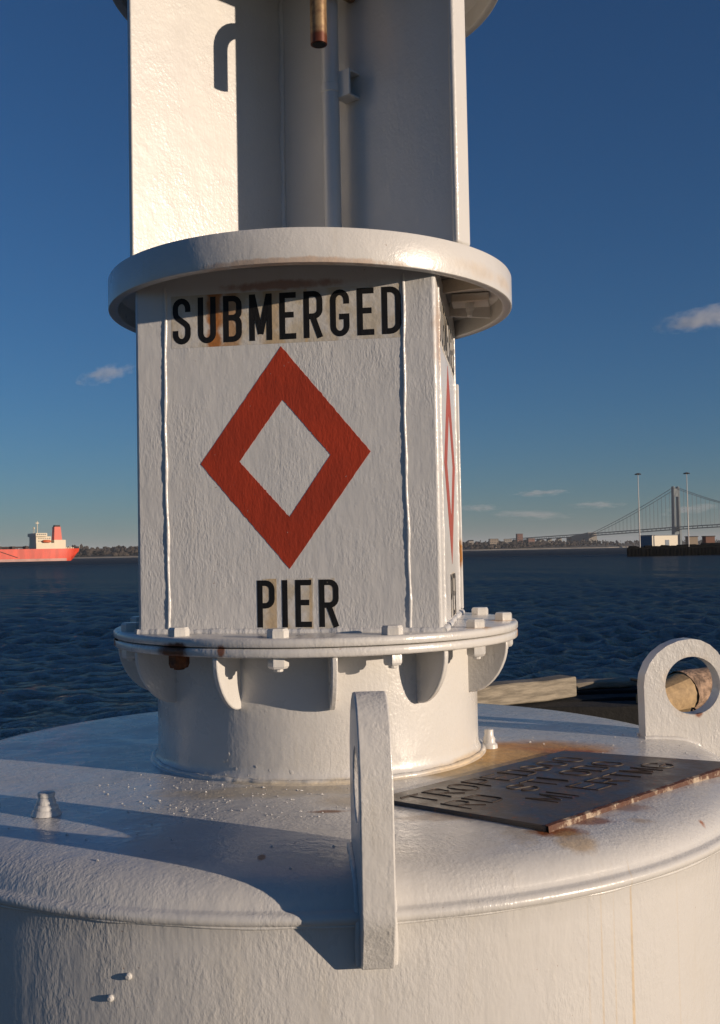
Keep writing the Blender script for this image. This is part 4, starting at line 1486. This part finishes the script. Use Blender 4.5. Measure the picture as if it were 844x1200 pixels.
MB().box(tuple(Vector((134.2, 398, ZW + 3.3 + 1.4)) - syv * 3.55 + sxv * 1.0), (2.0, 0.12, 2.8), (sxv, syv, UP)).build('door', M_SHEDD, shd)
for x_, lab in ((148.7, 'small reddish hut on the far pier right of the second lamp mast'), (155.5, 'small brick hut at the right edge of the far pier')):
    h_ = empty('pier_hut', (x_, 402, ZW + 3.3)); tag(h_, lab, 'hut')
    MB().box((x_, 402, ZW + 3.3 + 1.9), (3.6, 4, 3.8)).build('wall', hm['b'] if x_ > 150 else hm['c'], h_)
    MB().box((x_, 402, ZW + 3.3 + 3.95), (4.0, 4.4, .3)).build('roof', M_ROOF, h_)
for (x_, lab) in ((122.9, 'tall pale lamp mast left of the cream shed on the far pier'), (141.7, 'tall pale lamp mast right of the cream shed on the far pier')):
    m_ = empty('lamp_mast', (x_, 386, ZW + 3.2)); tag(m_, lab, 'lamp mast')
    MB().tube([(x_, 386, ZW + 3.2), (x_, 386, 28.0)], [0.24, 0.11], 10).build('mast', M_POLE, m_, 50)
    hd = MB().tube([(x_, 386, 27.8), (x_, 386, 28.05), (x_, 386, 28.3), (x_, 386, 28.45)], [0.5, 0.95, 0.8, 0.2], 12).build('lamp_ring', M_SHIPD, m_, 40)
    for k in range(6):
        w = k * math.pi / 3
        MB().box((x_ + 1.0 * math.cos(w), 386 + 1.0 * math.sin(w), 28.0), (0.4, 0.4, 0.35)).build('floodlight', M_SHIPD, hd)

# ================================================================== HAZE
HZ = MB().box((0, 14400, (240 + ZW - 6) / 2), (40000, 29200, 240 - ZW + 6)).build('haze', None)
hm_ = bpy.data.materials.new('haze')
hm_.use_nodes = True
nt = hm_.node_tree
nt.nodes.clear()
out_ = nt.nodes.new('ShaderNodeOutputMaterial')
pv = nt.nodes.new('ShaderNodeVolumePrincipled')
pv.inputs['Color'].default_value = (0.86, 0.90, 0.95, 1)
pv.inputs['Density'].default_value = 0.00004
nt.links.new(pv.outputs[0], out_.inputs['Volume'])
HZ.data.materials.append(hm_)
tag(HZ, kind='stuff')

# ================================================================== CLOUDS
def cloud(c, size, dens, label, seed, rot=0.0):
    bm = bmesh.new()
    bmesh.ops.create_icosphere(bm, subdivisions=3, radius=1.0)
    me = bpy.data.meshes.new('cloud')
    bm.to_mesh(me); bm.free()
    o = link('cloud', me)
    o.location = c; o.scale = size; o.rotation_euler = (0, rot, 0)
    m = bpy.data.materials.new('cloud_vapour')
    m.use_nodes = True
    nt = m.node_tree
    nt.nodes.clear()
    ou = nt.nodes.new('ShaderNodeOutputMaterial')
    pv = nt.nodes.new('ShaderNodeVolumePrincipled')
    pv.inputs['Color'].default_value = (0.97, 0.96, 0.95, 1)
    P = coords(nt)
    ln = N(nt, 'ShaderNodeVectorMath', operation='LENGTH')
    nt.links.new(P, ln.inputs[0])
    nn = noise(nt, coords(nt, (1.6, 1.2, 0.7), loc=(seed, seed * .7, 0)), 1.6, 5, 0.62)
    d = math_n(nt, 'ADD', ln.outputs['Value'], math_n(nt, 'MULTIPLY', math_n(nt, 'SUBTRACT', nn, 0.5), 3.4))
    nt.links.new(maprange(nt, d, 0.85, 0.15, 0, dens), pv.inputs['Density'])
    nt.links.new(pv.outputs[0], ou.inputs['Volume'])
    me.materials.append(m)
    tag(o, label, 'cloud')


cloud((-1790, 9000, 1570), (270, 160, 80), 0.0035, 'small wispy cloud low in the sky left of the buoy', 3.0, -0.25)
cloud((3480, 9000, 2010), (500, 260, 115), 0.0036, 'flat grey pink cloud at the right edge of the sky', 8.0, -0.16)
for c_, sz, dn, lb_, sd_, rt in (
        ((4380, 20000, 1065), (640, 300, 75), 0.0018, 'thin grey cloud highest of the low clouds over the far shore', 2.0, -0.03),
        ((4200, 20000, 640), (950, 300, 110), 0.0016, 'broad faint cloud just above the far shore left of the bridge', 5.0, 0.02),
        ((5500, 20000, 820), (620, 300, 85), 0.0015, 'faint cloud left of the bridge tower', 12.0, 0.0),
        ((7350, 20000, 700), (700, 300, 110), 0.0016, 'faint cloud right of the bridge tower', 15.0, -0.1),
        ((3150, 20000, 800), (500, 300, 80), 0.0015, 'faint low cloud beside the right edge of the buoy', 19.0, 0.0)):
    cloud(c_, sz, dn, lb_, sd_, rt)
